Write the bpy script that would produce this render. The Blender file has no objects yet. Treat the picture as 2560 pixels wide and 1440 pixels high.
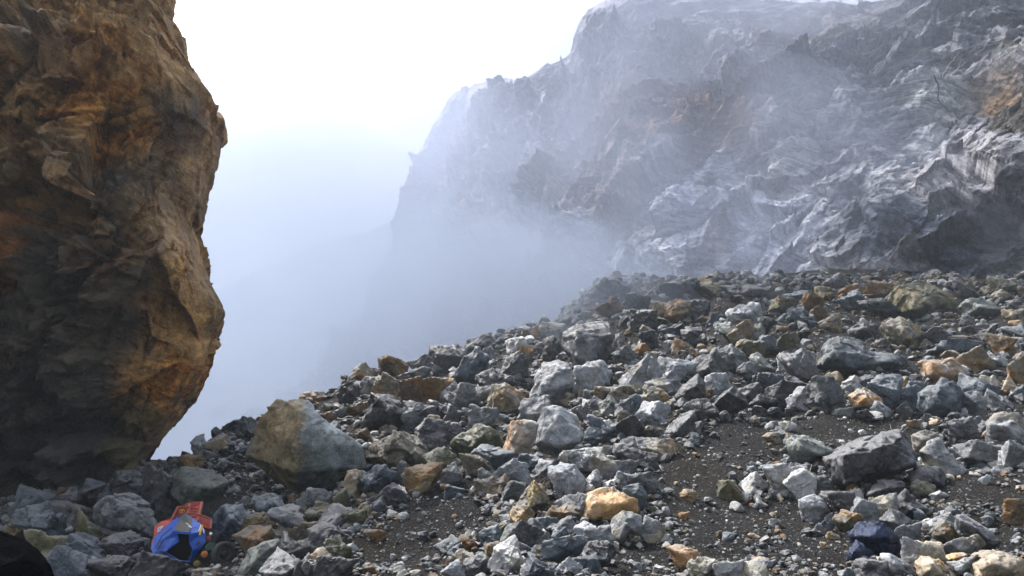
import bpy, bmesh, math, random
import numpy as np
from mathutils import Vector, Matrix

random.seed(7)
RNG = np.random.default_rng(11)
sc = bpy.context.scene
COL = sc.collection

# ------------------------------------------------------------------ camera
FPX = 2009.0
PITCH = math.radians(10.7)
cam_d = bpy.data.cameras.new('camera')
cam_d.sensor_width = 36.0
cam_d.lens = 36.0 * FPX / 2560.0
cam_d.clip_end = 3000
cam_d.clip_start = 0.1
cam = bpy.data.objects.new('camera', cam_d)
COL.objects.link(cam)
cam.location = (0, 0, 0)
cam.rotation_euler = (math.pi / 2 + PITCH, 0, 0)
sc.camera = cam

# ------------------------------------------------------------------ light
SUN_EL, SUN_AZ = 52.0, -50.0          # azimuth measured from straight ahead towards the right
w = bpy.data.worlds.new('World')
sc.world = w
w.use_nodes = True
nt = w.node_tree
for n in list(nt.nodes):
    nt.nodes.remove(n)
out = nt.nodes.new('ShaderNodeOutputWorld')
bg = nt.nodes.new('ShaderNodeBackground')
sky = nt.nodes.new('ShaderNodeTexSky')
sky.sky_type = 'NISHITA'
sky.sun_disc = False
sky.sun_elevation = math.radians(SUN_EL)
sky.sun_rotation = math.radians(SUN_AZ)
sky.air_density = 1.0
sky.dust_density = 6.0
sky.ozone_density = 1.0
hs = nt.nodes.new('ShaderNodeHueSaturation')
hs.inputs['Saturation'].default_value = 0.45      # thin white overcast
nt.links.new(sky.outputs[0], hs.inputs['Color'])
nt.links.new(hs.outputs[0], bg.inputs['Color'])
bg.inputs['Strength'].default_value = 0.15
nt.links.new(bg.outputs[0], out.inputs[0])

sd = bpy.data.lights.new('sun', 'SUN')
sd.energy = 3.6
sd.angle = math.radians(5)
sd.color = (1.0, 0.96, 0.91)
so = bpy.data.objects.new('sun', sd)
COL.objects.link(so)
el, az = math.radians(SUN_EL), math.radians(SUN_AZ)
to_sun = Vector((math.sin(az) * math.cos(el), math.cos(az) * math.cos(el), math.sin(el)))
so.rotation_euler = to_sun.to_track_quat('Z', 'Y').to_euler()

sc.view_settings.view_transform = 'Standard'
sc.view_settings.look = 'None'
sc.view_settings.gamma = 1.0
sc.view_settings.exposure = 1.02
cy = sc.cycles
cy.use_denoising = True
cy.max_bounces = 6
cy.diffuse_bounces = 3
cy.volume_bounces = 2
cy.use_adaptive_sampling = False

# ------------------------------------------------------------------ helpers
def ray(px, py):
    """direction through a point of the 2560 x 1440 photograph, scaled so that y = 1"""
    u = (np.asarray(px, float) - 1280.0) / FPX
    v = (720.0 - np.asarray(py, float)) / FPX
    y = math.cos(PITCH) - v * math.sin(PITCH)
    z = math.sin(PITCH) + v * math.cos(PITCH)
    return u / y, z / y

def at(px, py, Y):
    a, b = ray(px, py)
    return Vector((float(a) * Y, Y, float(b) * Y))

def project(x, y, z):
    c, s = math.cos(PITCH), math.sin(PITCH)
    d = y * c + z * s
    up = -y * s + z * c
    return 1280 + FPX * x / d, 720 - FPX * up / d

PERM = RNG.permutation(256)
PERM = np.concatenate([PERM, PERM])
VAL = RNG.uniform(-1, 1, 256)
def vnoise(P):
    F = np.floor(P)
    I = F.astype(np.int64) & 255
    f = P - F
    f = f * f * (3 - 2 * f)
    x0, y0, z0 = I[:, 0], I[:, 1], I[:, 2]
    x1 = (x0 + 1) & 255
    r = 0
    a0, a1 = PERM[x0], PERM[x1]
    def h(a, y, z):
        return VAL[PERM[(PERM[(a + y) & 255] + z) & 255]]
    y1, z1 = y0 + 1, z0 + 1
    fx, fy, fz = f[:, 0], f[:, 1], f[:, 2]
    c00 = h(a0, y0, z0) * (1 - fx) + h(a1, y0, z0) * fx
    c10 = h(a0, y1, z0) * (1 - fx) + h(a1, y1, z0) * fx
    c01 = h(a0, y0, z1) * (1 - fx) + h(a1, y0, z1) * fx
    c11 = h(a0, y1, z1) * (1 - fx) + h(a1, y1, z1) * fx
    return (c00 * (1 - fy) + c10 * fy) * (1 - fz) + (c01 * (1 - fy) + c11 * fy) * fz
def fbm(P, octs=4, gain=0.5, ridged=False):
    s = 0; a = 1.0; t = 0
    Q = np.array(P, float)
    for i in range(octs):
        n = vnoise(Q + 17.3 * i)
        if ridged:
            n = 1 - 2 * np.abs(n)
        s = s + a * n; t += a
        a *= gain
        Q = Q * 2.03
    return s / t

def facets(P, seed=0, slope=1.0):
    """broken planes: every cell of rock has its own tilt"""
    I = np.floor(P).astype(np.int64)
    best = np.full(len(P), 1e9); val = np.zeros(len(P))
    for dx in (-1, 0, 1):
        for dy in (-1, 0, 1):
            for dz in (-1, 0, 1):
                c = I + np.array([dx, dy, dz])
                k = c & 255
                h = PERM[(PERM[(PERM[(k[:, 0] + seed) & 255] + k[:, 1]) & 255] + k[:, 2]) & 255]
                j = np.stack([VAL[h], VAL[(h + 67) & 255], VAL[(h + 141) & 255]], 1)
                q = P - (c + 0.5 + 0.42 * j)
                d = (q * q).sum(1)
                n = np.stack([VAL[(h + 31) & 255], VAL[(h + 97) & 255], VAL[(h + 203) & 255]], 1)
                m = d < best
                best = np.where(m, d, best)
                val = np.where(m, slope * (q * n).sum(1) + 0.25 * VAL[(h + 9) & 255], val)
    return val

def mesh_from(name, V, faces_flat, k, smooth=True):
    """V: N x 3, faces_flat: M x k"""
    me = bpy.data.meshes.new(name)
    nF = len(faces_flat)
    me.vertices.add(len(V))
    me.vertices.foreach_set('co', np.ascontiguousarray(V, dtype=np.float32).ravel())
    me.loops.add(nF * k)
    me.loops.foreach_set('vertex_index', np.ascontiguousarray(faces_flat, dtype=np.int32).ravel())
    me.polygons.add(nF)
    me.polygons.foreach_set('loop_start', np.arange(0, nF * k, k, dtype=np.int32))
    try:
        me.polygons.foreach_set('loop_total', np.full(nF, k, dtype=np.int32))
    except Exception:
        pass
    me.update(calc_edges=True)
    me.polygons.foreach_set('use_smooth', np.full(nF, smooth))
    return me

def grid_faces(nr, nc):
    i = np.arange(nr - 1)[:, None] * nc + np.arange(nc - 1)[None, :]
    i = i.ravel()
    return np.stack([i, i + 1, i + nc + 1, i + nc], 1)

def link(name, me, mat=None, parent=None, loc=(0, 0, 0)):
    o = bpy.data.objects.new(name, me)
    COL.objects.link(o)
    o.location = loc
    if mat is not None:
        me.materials.append(mat)
    if parent is not None:
        o.parent = parent
    return o

def tag(o, label=None, cat=None, group=None, kind=None):
    if label: o['label'] = label
    if cat: o['category'] = cat
    if group: o['group'] = group
    if kind: o['kind'] = kind

def set_tint(me, T):
    a = me.color_attributes.new('tint', 'FLOAT_COLOR', 'POINT')
    c = np.ones((len(T), 4), np.float32)
    c[:, :3] = T
    a.data.foreach_set('color', c.ravel())

# ------------------------------------------------------------------ materials
class NB:
    def __init__(s, name):
        s.m = bpy.data.materials.new(name)
        s.m.use_nodes = True
        s.t = s.m.node_tree
        s.p = s.t.nodes['Principled BSDF']
        s.out = s.t.nodes['Material Output']
    def n(s, t, **kw):
        x = s.t.nodes.new(t)
        for k, v in kw.items():
            setattr(x, k, v)
        return x
    def l(s, a, b):
        s.t.links.new(a, b)
    def noise(s, vec, scale, detail=6, rough=0.6, dist=0.0):
        x = s.n('ShaderNodeTexNoise')
        x.inputs['Scale'].default_value = scale
        x.inputs['Detail'].default_value = detail
        x.inputs['Roughness'].default_value = rough
        x.inputs['Distortion'].default_value = dist
        s.l(vec, x.inputs['Vector'])
        return x.outputs['Fac']
    def ramp(s, fac, stops):
        x = s.n('ShaderNodeValToRGB')
        e = x.color_ramp.elements
        while len(e) < len(stops):
            e.new(0.5)
        for i, (p, c) in enumerate(stops):
            e[i].position = p
            e[i].color = (c, c, c, 1) if isinstance(c, (int, float)) else (*c, 1)
        s.l(fac, x.inputs['Fac'])
        return x.outputs['Color']
    def mix(s, fac, a, b, mode='MIX'):
        x = s.n('ShaderNodeMix', data_type='RGBA', blend_type=mode)
        for v, i in ((fac, 0), (a, 6), (b, 7)):
            if isinstance(v, (int, float)):
                x.inputs[i].default_value = v
            elif isinstance(v, tuple):
                x.inputs[i].default_value = (*v, 1)
            else:
                s.l(v, x.inputs[i])
        return x.outputs[2]
    def math(s, op, a, b=0.0, clamp=False):
        x = s.n('ShaderNodeMath', operation=op, use_clamp=clamp)
        for v, i in ((a, 0), (b, 1)):
            if isinstance(v, (int, float)):
                x.inputs[i].default_value = v
            else:
                s.l(v, x.inputs[i])
        return x.outputs[0]

def rock_mat(name, c1, c2, stain=None, samt=0.5, moss=0.0, dust=0.25, scale=1.0, rough=0.6,
             dark=0.35, speck=0.5, bump=0.05, tint=False, fold=False, facet=0.7, blotch=0, dustcol=(0.36, 0.37, 0.38)):
    b = NB(name)
    tc = b.n('ShaderNodeTexCoord')
    oi = b.n('ShaderNodeObjectInfo')
    off = b.n('ShaderNodeVectorMath', operation='MULTIPLY_ADD')
    cmb = b.n('ShaderNodeCombineXYZ')
    r = oi.outputs['Random']
    b.l(r, cmb.inputs[0]); b.l(b.math('MULTIPLY', r, 7.3), cmb.inputs[1]); b.l(b.math('MULTIPLY', r, 3.1), cmb.inputs[2])
    off.inputs[1].default_value = (31, 31, 31)
    b.l(cmb.outputs[0], off.inputs[0]); b.l(tc.outputs['Object'], off.inputs[2])
    vec = off.outputs[0]
    rot = b.n('ShaderNodeVectorRotate', rotation_type='AXIS_ANGLE')
    rot.inputs['Axis'].default_value = (0.25, 0.93, 0.25)
    if fold:
        rot.inputs['Angle'].default_value = math.radians(-18)
        wn = b.n('ShaderNodeTexNoise'); wn.inputs['Scale'].default_value = 0.055; wn.inputs['Detail'].default_value = 1.5
        b.l(vec, wn.inputs['Vector'])
        sub = b.n('ShaderNodeVectorMath', operation='SUBTRACT'); sub.inputs[1].default_value = (0.5, 0.5, 0.5)
        b.l(wn.outputs['Color'], sub.inputs[0])
        wm = b.n('ShaderNodeVectorMath', operation='MULTIPLY_ADD'); wm.inputs[1].default_value = (20, 20, 20)
        b.l(sub.outputs[0], wm.inputs[0]); b.l(vec, wm.inputs[2])
        b.l(wm.outputs[0], rot.inputs['Vector'])
    else:
        b.l(b.math('MULTIPLY', r, 6.28), rot.inputs['Angle'])
        b.l(vec, rot.inputs['Vector'])
    mp = b.n('ShaderNodeMapping')
    mp.inputs['Scale'].default_value = (0.5, 0.5, 4.0)
    b.l(rot.outputs[0], mp.inputs['Vector'])
    n1 = b.noise(vec, 1.1 * scale, 9, 0.68, 0.4)
    st = b.noise(mp.outputs[0], 1.6 * scale, 8, 0.7, 0.5)
    n3 = b.noise(vec, 26 * scale, 3, 0.75)
    n4 = b.noise(vec, 5.0 * scale, 6, 0.7, 0.3)
    base = b.mix(b.ramp(n1, [(0.36, 0.0), (0.62, 1.0)]), c1, c2)
    base = b.mix(b.math('MULTIPLY', b.ramp(st, [(0.40, 1.0), (0.56, 0.0)]), dark), base, tuple(x * 0.3 for x in c1))
    base = b.mix(b.math('MULTIPLY', b.ramp(n4, [(0.35, 1.0), (0.6, 0.0)]), 0.45), base, tuple(x * 0.5 for x in c1))
    if stain:
        sn = b.noise(vec, 0.8 * scale, 7, 0.62, 0.8)
        f = b.math('MULTIPLY', b.ramp(sn, [(0.56 - 0.22 * samt, 0.0), (0.66 - 0.18 * samt, 1.0)]), 0.9)
        base = b.mix(f, base, b.mix(n4, tuple(x * 0.6 for x in stain), tuple(min(x * 1.25, 0.8) for x in stain)))
    if moss:
        mn = b.noise(vec, 1.7 * scale, 8, 0.7, 0.5)
        f = b.math('MULTIPLY', b.ramp(mn, [(0.62 - 0.25 * moss, 0.0), (0.72 - 0.2 * moss, 1.0)]), 0.7)
        base = b.mix(f, base, (0.055, 0.062, 0.022))
    if speck:
        f = b.math('MULTIPLY', b.ramp(n3, [(0.60, 0.0), (0.68, 1.0)]), speck)
        base = b.mix(f, base, tuple(min(1.6 * x + 0.16, 0.7) for x in c2))
        f = b.math('MULTIPLY', b.ramp(n3, [(0.33, 1.0), (0.42, 0.0)]), speck * 0.8)
        base = b.mix(f, base, (0.02, 0.02, 0.022))
    if dust:
        g = b.n('ShaderNodeNewGeometry'); sx = b.n('ShaderNodeSeparateXYZ')
        b.l(g.outputs['Normal'], sx.inputs[0])
        f = b.math('MULTIPLY', b.ramp(b.math('ADD', sx.outputs[2], b.math('MULTIPLY', b.math('SUBTRACT', n4, 0.5), 1.2)), [(0.35, 0.0), (0.8, 1.0)]), dust)
        base = b.mix(f, base, dustcol)
    if blotch:
        bl = b.noise(mp.outputs[0], 0.45 * scale, 10, 0.66, 1.2)
        base = b.mix(b.ramp(bl, [(0.47, 0.0), (0.53, 1.0)]), base, b.mix(1.0, base, (blotch, blotch * 1.0, blotch * 1.02), 'MULTIPLY'))
        bl2 = b.noise(vec, 0.8 * scale, 10, 0.7, 0.8)
        base = b.mix(b.ramp(bl2, [(0.54, 0.0), (0.6, 1.0)]), base, b.mix(1.0, base, (0.35, 0.36, 0.40), 'MULTIPLY'))
    if tint:
        ca = b.n('ShaderNodeAttribute', attribute_name='tint')
        base = b.mix(1.0, base, ca.outputs['Color'], 'MULTIPLY')
    # every block a little different
    hv = b.n('ShaderNodeHueSaturation')
    b.l(b.math('ADD', b.math('MULTIPLY', r, 0.5), 0.75), hv.inputs['Value'])
    hv.inputs['Saturation'].default_value = 1.1
    if tint:
        hv.inputs['Value'].default_value = 1.0
        for lk in list(hv.inputs['Value'].links): b.t.links.remove(lk)
    b.l(base, hv.inputs['Color'])
    b.l(hv.outputs[0], b.p.inputs['Base Color'])
    b.l(b.math('ADD', b.math('MULTIPLY', n4, 0.5), rough - 0.25), b.p.inputs['Roughness'])
    def fac(sc_, amt):
        nz = b.n('ShaderNodeTexNoise'); nz.inputs['Scale'].default_value = sc_ * 1.5; nz.inputs['Detail'].default_value = 3
        b.l(vec, nz.inputs['Vector'])
        q = b.n('ShaderNodeVectorMath', operation='MULTIPLY_ADD'); q.inputs[1].default_value = (0.35 / sc_,) * 3
        b.l(nz.outputs['Color'], q.inputs[0]); b.l(vec, q.inputs[2])
        vo = b.n('ShaderNodeTexVoronoi'); vo.inputs['Scale'].default_value = sc_
        b.l(q.outputs[0], vo.inputs['Vector'])
        dif = b.n('ShaderNodeVectorMath', operation='SUBTRACT'); b.l(q.outputs[0], dif.inputs[0]); b.l(vo.outputs['Position'], dif.inputs[1])
        cc = b.n('ShaderNodeVectorMath', operation='SUBTRACT'); b.l(vo.outputs['Color'], cc.inputs[0]); cc.inputs[1].default_value = (0.5, 0.5, 0.5)
        dt = b.n('ShaderNodeVectorMath', operation='DOT_PRODUCT'); b.l(dif.outputs[0], dt.inputs[0]); b.l(cc.outputs[0], dt.inputs[1])
        return b.math('MULTIPLY', dt.outputs['Value'], amt / bump)
    fb = b.math('ADD', fac(1.4 * scale, facet), fac(5.0 * scale, facet))
    hgt = b.math('ADD', b.math('ADD', b.math('MULTIPLY', n1, 1.6), b.math('MULTIPLY', st, 1.1)),
                 b.math('ADD', b.math('MULTIPLY', n4, 0.7), b.math('MULTIPLY', n3, 0.14)))
    bp = b.n('ShaderNodeBump')
    hgt = b.math('ADD', hgt, fb)
    bp.inputs['Strength'].default_value = 1.0
    bp.inputs['Distance'].default_value = bump
    b.l(hgt, bp.inputs['Height'])
    b.l(bp.outputs[0], b.p.inputs['Normal'])
    b.p.inputs['Specular IOR Level'].default_value = 0.3
    return b.m

M = {
 'G': rock_mat('grey_rock', (0.06, 0.067, 0.076), (0.175, 0.182, 0.195), moss=0.15),
 'L': rock_mat('light_grey_rock', (0.17, 0.185, 0.21), (0.42, 0.44, 0.47), (0.3, 0.27, 0.2), 0.15, speck=0.6),
 'D': rock_mat('dark_grey_rock', (0.022, 0.023, 0.028), (0.065, 0.066, 0.075), dust=0.3, rough=0.5),
 'B': rock_mat('blue_grey_rock', (0.05, 0.064, 0.08), (0.125, 0.15, 0.18), rough=0.5),
 'T': rock_mat('tan_rock', (0.105, 0.093, 0.072), (0.24, 0.215, 0.17), (0.30, 0.2, 0.1), 0.3, moss=0.2),
 'O': rock_mat('orange_stained_rock', (0.17, 0.155, 0.135), (0.34, 0.32, 0.29), (0.33, 0.19, 0.085), 0.5),
 'W': rock_mat('warm_cream_rock', (0.34, 0.28, 0.2), (0.6, 0.53, 0.42), (0.48, 0.29, 0.13), 0.35, dust=0.2),
 'P': rock_mat('pale_rock', (0.42, 0.43, 0.44), (0.66, 0.67, 0.68), (0.4, 0.38, 0.3), 0.2, dark=0.5),
 'N': rock_mat('brown_rock', (0.075, 0.055, 0.036), (0.15, 0.115, 0.075), (0.18, 0.09, 0.03), 0.4, moss=0.3, dust=0.15),
 'M': rock_mat('mossy_rock', (0.07, 0.07, 0.055), (0.15, 0.145, 0.11), (0.2, 0.14, 0.06), 0.3, moss=0.75, dust=0.2),
 'Y': rock_mat('yellow_lichen_rock', (0.09, 0.085, 0.07), (0.2, 0.18, 0.14), (0.36, 0.24, 0.05), 0.35, moss=0.4),
 'U': rock_mat('deep_blue_rock', (0.010, 0.016, 0.045), (0.03, 0.05, 0.12), dust=0.12, rough=0.5, dustcol=(0.16, 0.2, 0.3)),
 'K': rock_mat('shade_black_rock', (0.004, 0.004, 0.005), (0.008, 0.008, 0.01), dust=0.0, speck=0.0, rough=0.9),
 'C': rock_mat('mint_grey_rock', (0.125, 0.142, 0.132), (0.25, 0.27, 0.255), moss=0.25, dark=0.4),
}
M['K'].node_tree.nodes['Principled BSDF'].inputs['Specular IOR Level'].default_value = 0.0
CNAME = {'G': 'grey', 'L': 'light grey', 'D': 'dark grey', 'B': 'blue-grey', 'T': 'tan', 'O': 'orange-stained', 'W': 'warm cream',
         'P': 'pale white', 'N': 'brown', 'M': 'mossy', 'Y': 'yellow lichened', 'U': 'deep blue', 'K': 'black', 'C': 'greenish grey'}

def simple_mat(name, col, rough=0.5, metal=0.0, spec=0.5, var=0.25, scale=6):
    b = NB(name)
    tc = b.n('ShaderNodeTexCoord')
    n = b.noise(tc.outputs['Object'], scale, 7, 0.7)
    c = b.mix(b.ramp(n, [(0.35, 0.0), (0.65, 1.0)]), tuple(x * (1 - var) for x in col), tuple(min(1, x * (1 + var)) for x in col))
    b.l(c, b.p.inputs['Base Color'])
    b.p.inputs['Roughness'].default_value = rough
    b.p.inputs['Metallic'].default_value = metal
    return b.m

def soil_mat():
    b = NB('dark_soil')
    tc = b.n('ShaderNodeTexCoord')
    v = tc.outputs['Object']
    n1 = b.noise(v, 0.25, 6, 0.6); n2 = b.noise(v, 2.2, 9, 0.78); n3 = b.noise(v, 17.0, 5, 0.8)
    c = b.mix(b.ramp(n1, [(0.4, 0.0), (0.62, 1.0)]), (0.010, 0.010, 0.012), (0.020, 0.015, 0.010))
    c = b.mix(b.ramp(n2, [(0.4, 0.0), (0.7, 1.0)]), c, (0.032, 0.031, 0.031))
    c = b.mix(b.math('MULTIPLY', b.ramp(n3, [(0.575, 0.0), (0.64, 1.0)]), 0.8), c, (0.26, 0.27, 0.29))
    b.l(c, b.p.inputs['Base Color'])
    b.p.inputs['Roughness'].default_value = 0.9
    b.p.inputs['Specular IOR Level'].default_value = 0.12
    bp = b.n('ShaderNodeBump'); bp.inputs['Strength'].default_value = 1; bp.inputs['Distance'].default_value = 0.25
    b.l(b.math('ADD', n2, b.math('MULTIPLY', n3, 0.5)), bp.inputs['Height'])
    b.l(bp.outputs[0], b.p.inputs['Normal'])
    return b.m
SOIL = soil_mat()

# ------------------------------------------------------------------ ground: the rubble slope
_TP = np.array([-1500, 0, 350, 480, 600, 750, 900, 1150, 1400, 1500, 1640, 1900, 2560, 4000], float)
_TD = np.array([28, 30, 33, 34, 37, 41, 46, 56, 68, 72, 72, 69, 61, 55], float)
_TR = np.array([1290, 1270, 1180, 1150, 1072, 1004, 938, 868, 786, 706, 694, 696, 694, 690], float)
_TN = np.array([-2.7, -2.9, -3.0, -2.95, -2.8, -2.5, -2.3, -2.1, -1.9, -1.9, -1.85, -1.8, -1.7, -1.6], float)
_TU, _TE = ray(_TP, _TR)
_TZ = _TE * _TD
FALL = np.array([0.25, 0.3, 0.5, 0.6, 0.6, 0.5, 0.45, 0.35, 0.1, 0.0, 0.0, 0, 0, 0], float)

def ground(x, y, fine=True):
    x = np.asarray(x, float); y = np.asarray(y, float)
    ye = np.maximum(y, 6.0)
    u = x / ye
    D = np.interp(u, _TU, _TD); Z = np.interp(u, _TU, _TZ); N = np.interp(u, _TU, _TN); F = np.interp(u, _TU, FALL)
    Z = Z + 0.010 * D * vnoise(np.stack([(u * 22).ravel(), (u * 0).ravel(), (u * 0).ravel()], 1)).reshape(Z.shape)
    s = (y - 12.0) / (D - 12.0)
    sp = np.clip(s, 0, 1)
    z = N + (Z - N) * sp ** 1.3
    z = np.where(s < 0, N + 0.02 * (y - 12.0), z)
    over = np.maximum(y - D, 0)
    drop = F * over * (over / (over + 4.0))
    z = z - np.minimum(drop, 34.0 + 0 * drop)
    P = np.stack([x.ravel(), y.ravel(), 0 * x.ravel()], 1)
    fade = (np.clip((ye - 4) / 14.0, 0.15, 1)).ravel()
    n = 1.0 * fade * fbm(P * 0.16, 3) 
    if fine:
        n = n + 0.30 * fade * fbm(P * 0.9 + 40, 4, 0.55)
    return z + n.reshape(z.shape)

def hit(px, py, ymax=75.0):
    a, b = ray(px, py)
    Y = np.arange(5.0, ymax, 0.05)
    g = ground(a * Y, Y, False)
    k = np.nonzero(b * Y <= g)[0]
    if len(k) == 0:
        return None
    return float(Y[k[0]])

def build_ground():
    t = np.linspace(-1, 1, 620)
    xs = 14 * np.sinh(t * 4.2) + 4
    ty = np.linspace(0, 1, 680)
    ys = -30 + 50 * ty + (560 - 20) * ty ** 3.2
    X, Y = np.meshgrid(xs, ys)
    Z = ground(X, Y)
    V = np.stack([X.ravel(), Y.ravel(), Z.ravel()], 1)
    me = mesh_from('ground', V, grid_faces(len(ys), len(xs)), 4)
    o = link('ground', me, SOIL)
    tag(o, kind='structure')
build_ground()

# ------------------------------------------------------------------ colour patches of a face of rock
def patches(PX, PY, base, blobs, warp):
    T = np.tile(np.array(base, float), (len(PX), 1))
    wx, wy = warp
    for (cx, cy_, rx, ry, col, k) in blobs:
        d = ((PX + wx - cx) / rx) ** 2 + ((PY + wy - cy_) / ry) ** 2
        m = (k * np.clip(1.35 - d, 0, 1) ** 1.2)[:, None]
        T = T * (1 - m) + np.array(col) * m
    return T

# ------------------------------------------------------------------ the cliff across the valley
_CP = np.array([640, 750, 850, 960, 1010, 1100, 1200, 1300, 1400, 1500, 1600, 1900, 2200, 2560, 3300], float)
_CF = np.array([250, 236, 222, 205, 192, 166, 143, 123, 106, 94, 86, 76, 69, 63, 50], float)
_CR = np.array([1060, 1030, 1010, 990, 980, 940, 900, 860, 810, 760, 735, 722, 716, 712, 700], float)   # foot row, behind the rubble
_SP = np.array([640, 750, 800, 850, 900, 950, 985, 1005, 1012, 1025, 1050, 1075, 1100, 1118, 1135, 1190, 1245, 1300, 1350, 1400, 1428, 1436, 1448, 1470, 1500, 1530,
                1600, 1750, 1900, 2000, 2100, 2180, 2250, 2320, 2450, 2560, 3300], float)
_SR = np.array([1050, 980, 935, 870, 780, 680, 590, 540, 500, 440, 380, 330, 285, 250, 230, 212, 192, 203, 176, 150, 132, 95, 62, 30, 10, -2,
                -20, -16, -4, 8, 4, 14, 2, -60, -170, -260, -300], float)

def build_cliff():
    nc, nr = 1150, 560
    tt = np.linspace(0, 1, nc)
    px = 640 + (3100 - 640) * tt
    foot = np.interp(px, _CP, _CF); frow = np.interp(px, _CP, _CR); trow = np.interp(px, _SP, _SR)
    back = np.interp(px, [640, 1010, 1500, 2560, 3300], [10, 30, 46, 34, 22])
    lin = np.linspace(-0.06, 1, nr)
    T, FO = np.meshgrid(lin, foot, indexing='ij')
    _, FR = np.meshgrid(lin, frow, indexing='ij'); _, TR = np.meshgrid(lin, trow, indexing='ij')
    _, BK = np.meshgrid(lin, back, indexing='ij'); _, PX = np.meshgrid(lin, px, indexing='ij')
    PY = FR + (TR - FR) * T
    Tc = np.clip(T, 0, 1)
    Y = FO + BK * (0.30 * Tc + 0.70 * Tc ** 2.4)
    # the bench that cuts across the upper right of the face
    a, bz = ray(PX, PY)
    X = a * Y; Z = bz * Y
    P = np.stack([X.ravel(), Y.ravel(), Z.ravel()], 1)
    wv = np.stack([fbm(P * 0.05 + 9, 2), fbm(P * 0.05 + 55, 2), fbm(P * 0.05 + 93, 2)], 1)
    Q = P + wv * 9
    c, s = math.cos(-0.4), math.sin(-0.4)
    F = np.stack([Q[:, 0] * c - Q[:, 2] * s, Q[:, 1] * 0.6, Q[:, 0] * s + Q[:, 2] * c], 1)
    F = F * np.array([0.16, 0.16, 0.75])
    d = 4.2 * fbm(P * 0.045 + 3, 2) + 2.6 * fbm(P * 0.12 + 21, 3, ridged=True) + 0.35 * fbm(F, 4, 0.55, ridged=True) + 0.6 * fbm(P * 0.5, 3, 0.6) \
        + 5.0 * facets(F * np.array([0.5, 0.5, 0.22]), 3) + 2.2 * facets(F * np.array([1.0, 1.0, 0.5]), 50) + 0.6 * facets(P * 0.5 + wv, 150) + 0.25 * facets(P * 1.5 + wv, 180)
    edge = np.clip((1 - Tc.ravel()) / 0.16, 0.10, 1)
    d = d * edge
    nrm = np.array([-0.35, -0.85, 0.38])
    V = P + d[:, None] * nrm * np.clip(P[:, 1:2] / 90, 0.7, 1.4)
    # ground behind the brow
    top = V[-nc:]
    extra = []
    for k in range(1, 9):
        q = top.copy()
        q[:, 1] += 7 * k; q[:, 0] += 3 * k
        q[:, 2] -= (0.9 + 0.45 * k) * k
        extra.append(q)
    V2 = np.concatenate([V] + extra, 0)
    me = mesh_from('cliff', V2, grid_faces(nr + 8, nc), 4)
    PXf, PYf = PX.ravel(), PY.ravel()
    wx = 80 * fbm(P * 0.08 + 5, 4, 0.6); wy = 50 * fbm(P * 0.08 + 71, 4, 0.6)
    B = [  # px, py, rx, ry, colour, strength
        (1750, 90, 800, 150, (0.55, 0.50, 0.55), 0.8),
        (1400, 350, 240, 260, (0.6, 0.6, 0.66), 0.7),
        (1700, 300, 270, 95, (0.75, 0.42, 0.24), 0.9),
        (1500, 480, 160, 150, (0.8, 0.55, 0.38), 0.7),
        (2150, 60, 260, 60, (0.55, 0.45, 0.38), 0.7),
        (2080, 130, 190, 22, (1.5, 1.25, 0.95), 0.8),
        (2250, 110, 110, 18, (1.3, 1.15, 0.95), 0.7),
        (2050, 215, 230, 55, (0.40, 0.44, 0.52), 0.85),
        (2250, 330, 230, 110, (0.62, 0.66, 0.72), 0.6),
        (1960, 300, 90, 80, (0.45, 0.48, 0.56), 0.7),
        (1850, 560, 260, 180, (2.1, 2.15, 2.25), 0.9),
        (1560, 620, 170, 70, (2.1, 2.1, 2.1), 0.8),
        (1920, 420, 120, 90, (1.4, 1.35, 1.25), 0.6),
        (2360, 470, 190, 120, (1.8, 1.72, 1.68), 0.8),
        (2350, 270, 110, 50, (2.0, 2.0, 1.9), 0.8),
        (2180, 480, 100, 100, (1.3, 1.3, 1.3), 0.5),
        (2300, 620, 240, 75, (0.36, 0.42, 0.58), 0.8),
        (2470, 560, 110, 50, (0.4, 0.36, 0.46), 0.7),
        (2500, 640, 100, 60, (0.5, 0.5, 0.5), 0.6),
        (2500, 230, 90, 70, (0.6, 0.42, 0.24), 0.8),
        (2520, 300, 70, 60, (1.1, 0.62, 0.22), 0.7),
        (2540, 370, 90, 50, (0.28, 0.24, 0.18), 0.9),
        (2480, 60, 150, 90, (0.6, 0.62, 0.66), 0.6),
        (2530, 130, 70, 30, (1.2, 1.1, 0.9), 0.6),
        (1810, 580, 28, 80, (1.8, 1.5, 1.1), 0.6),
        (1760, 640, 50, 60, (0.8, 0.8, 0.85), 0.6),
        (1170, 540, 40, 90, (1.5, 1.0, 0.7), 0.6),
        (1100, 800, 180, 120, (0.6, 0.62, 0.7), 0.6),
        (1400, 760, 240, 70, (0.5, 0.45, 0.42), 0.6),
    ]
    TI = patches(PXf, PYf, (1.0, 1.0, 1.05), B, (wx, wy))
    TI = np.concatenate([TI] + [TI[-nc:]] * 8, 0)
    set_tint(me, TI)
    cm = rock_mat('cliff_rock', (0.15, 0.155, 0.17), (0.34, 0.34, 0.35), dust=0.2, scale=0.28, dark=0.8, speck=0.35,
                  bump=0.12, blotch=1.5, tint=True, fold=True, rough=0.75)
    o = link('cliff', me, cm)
    tag(o, kind='structure')
    return V.reshape(nr, nc, 3), px
CLIFFV, CLIFFPX = build_cliff()

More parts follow.
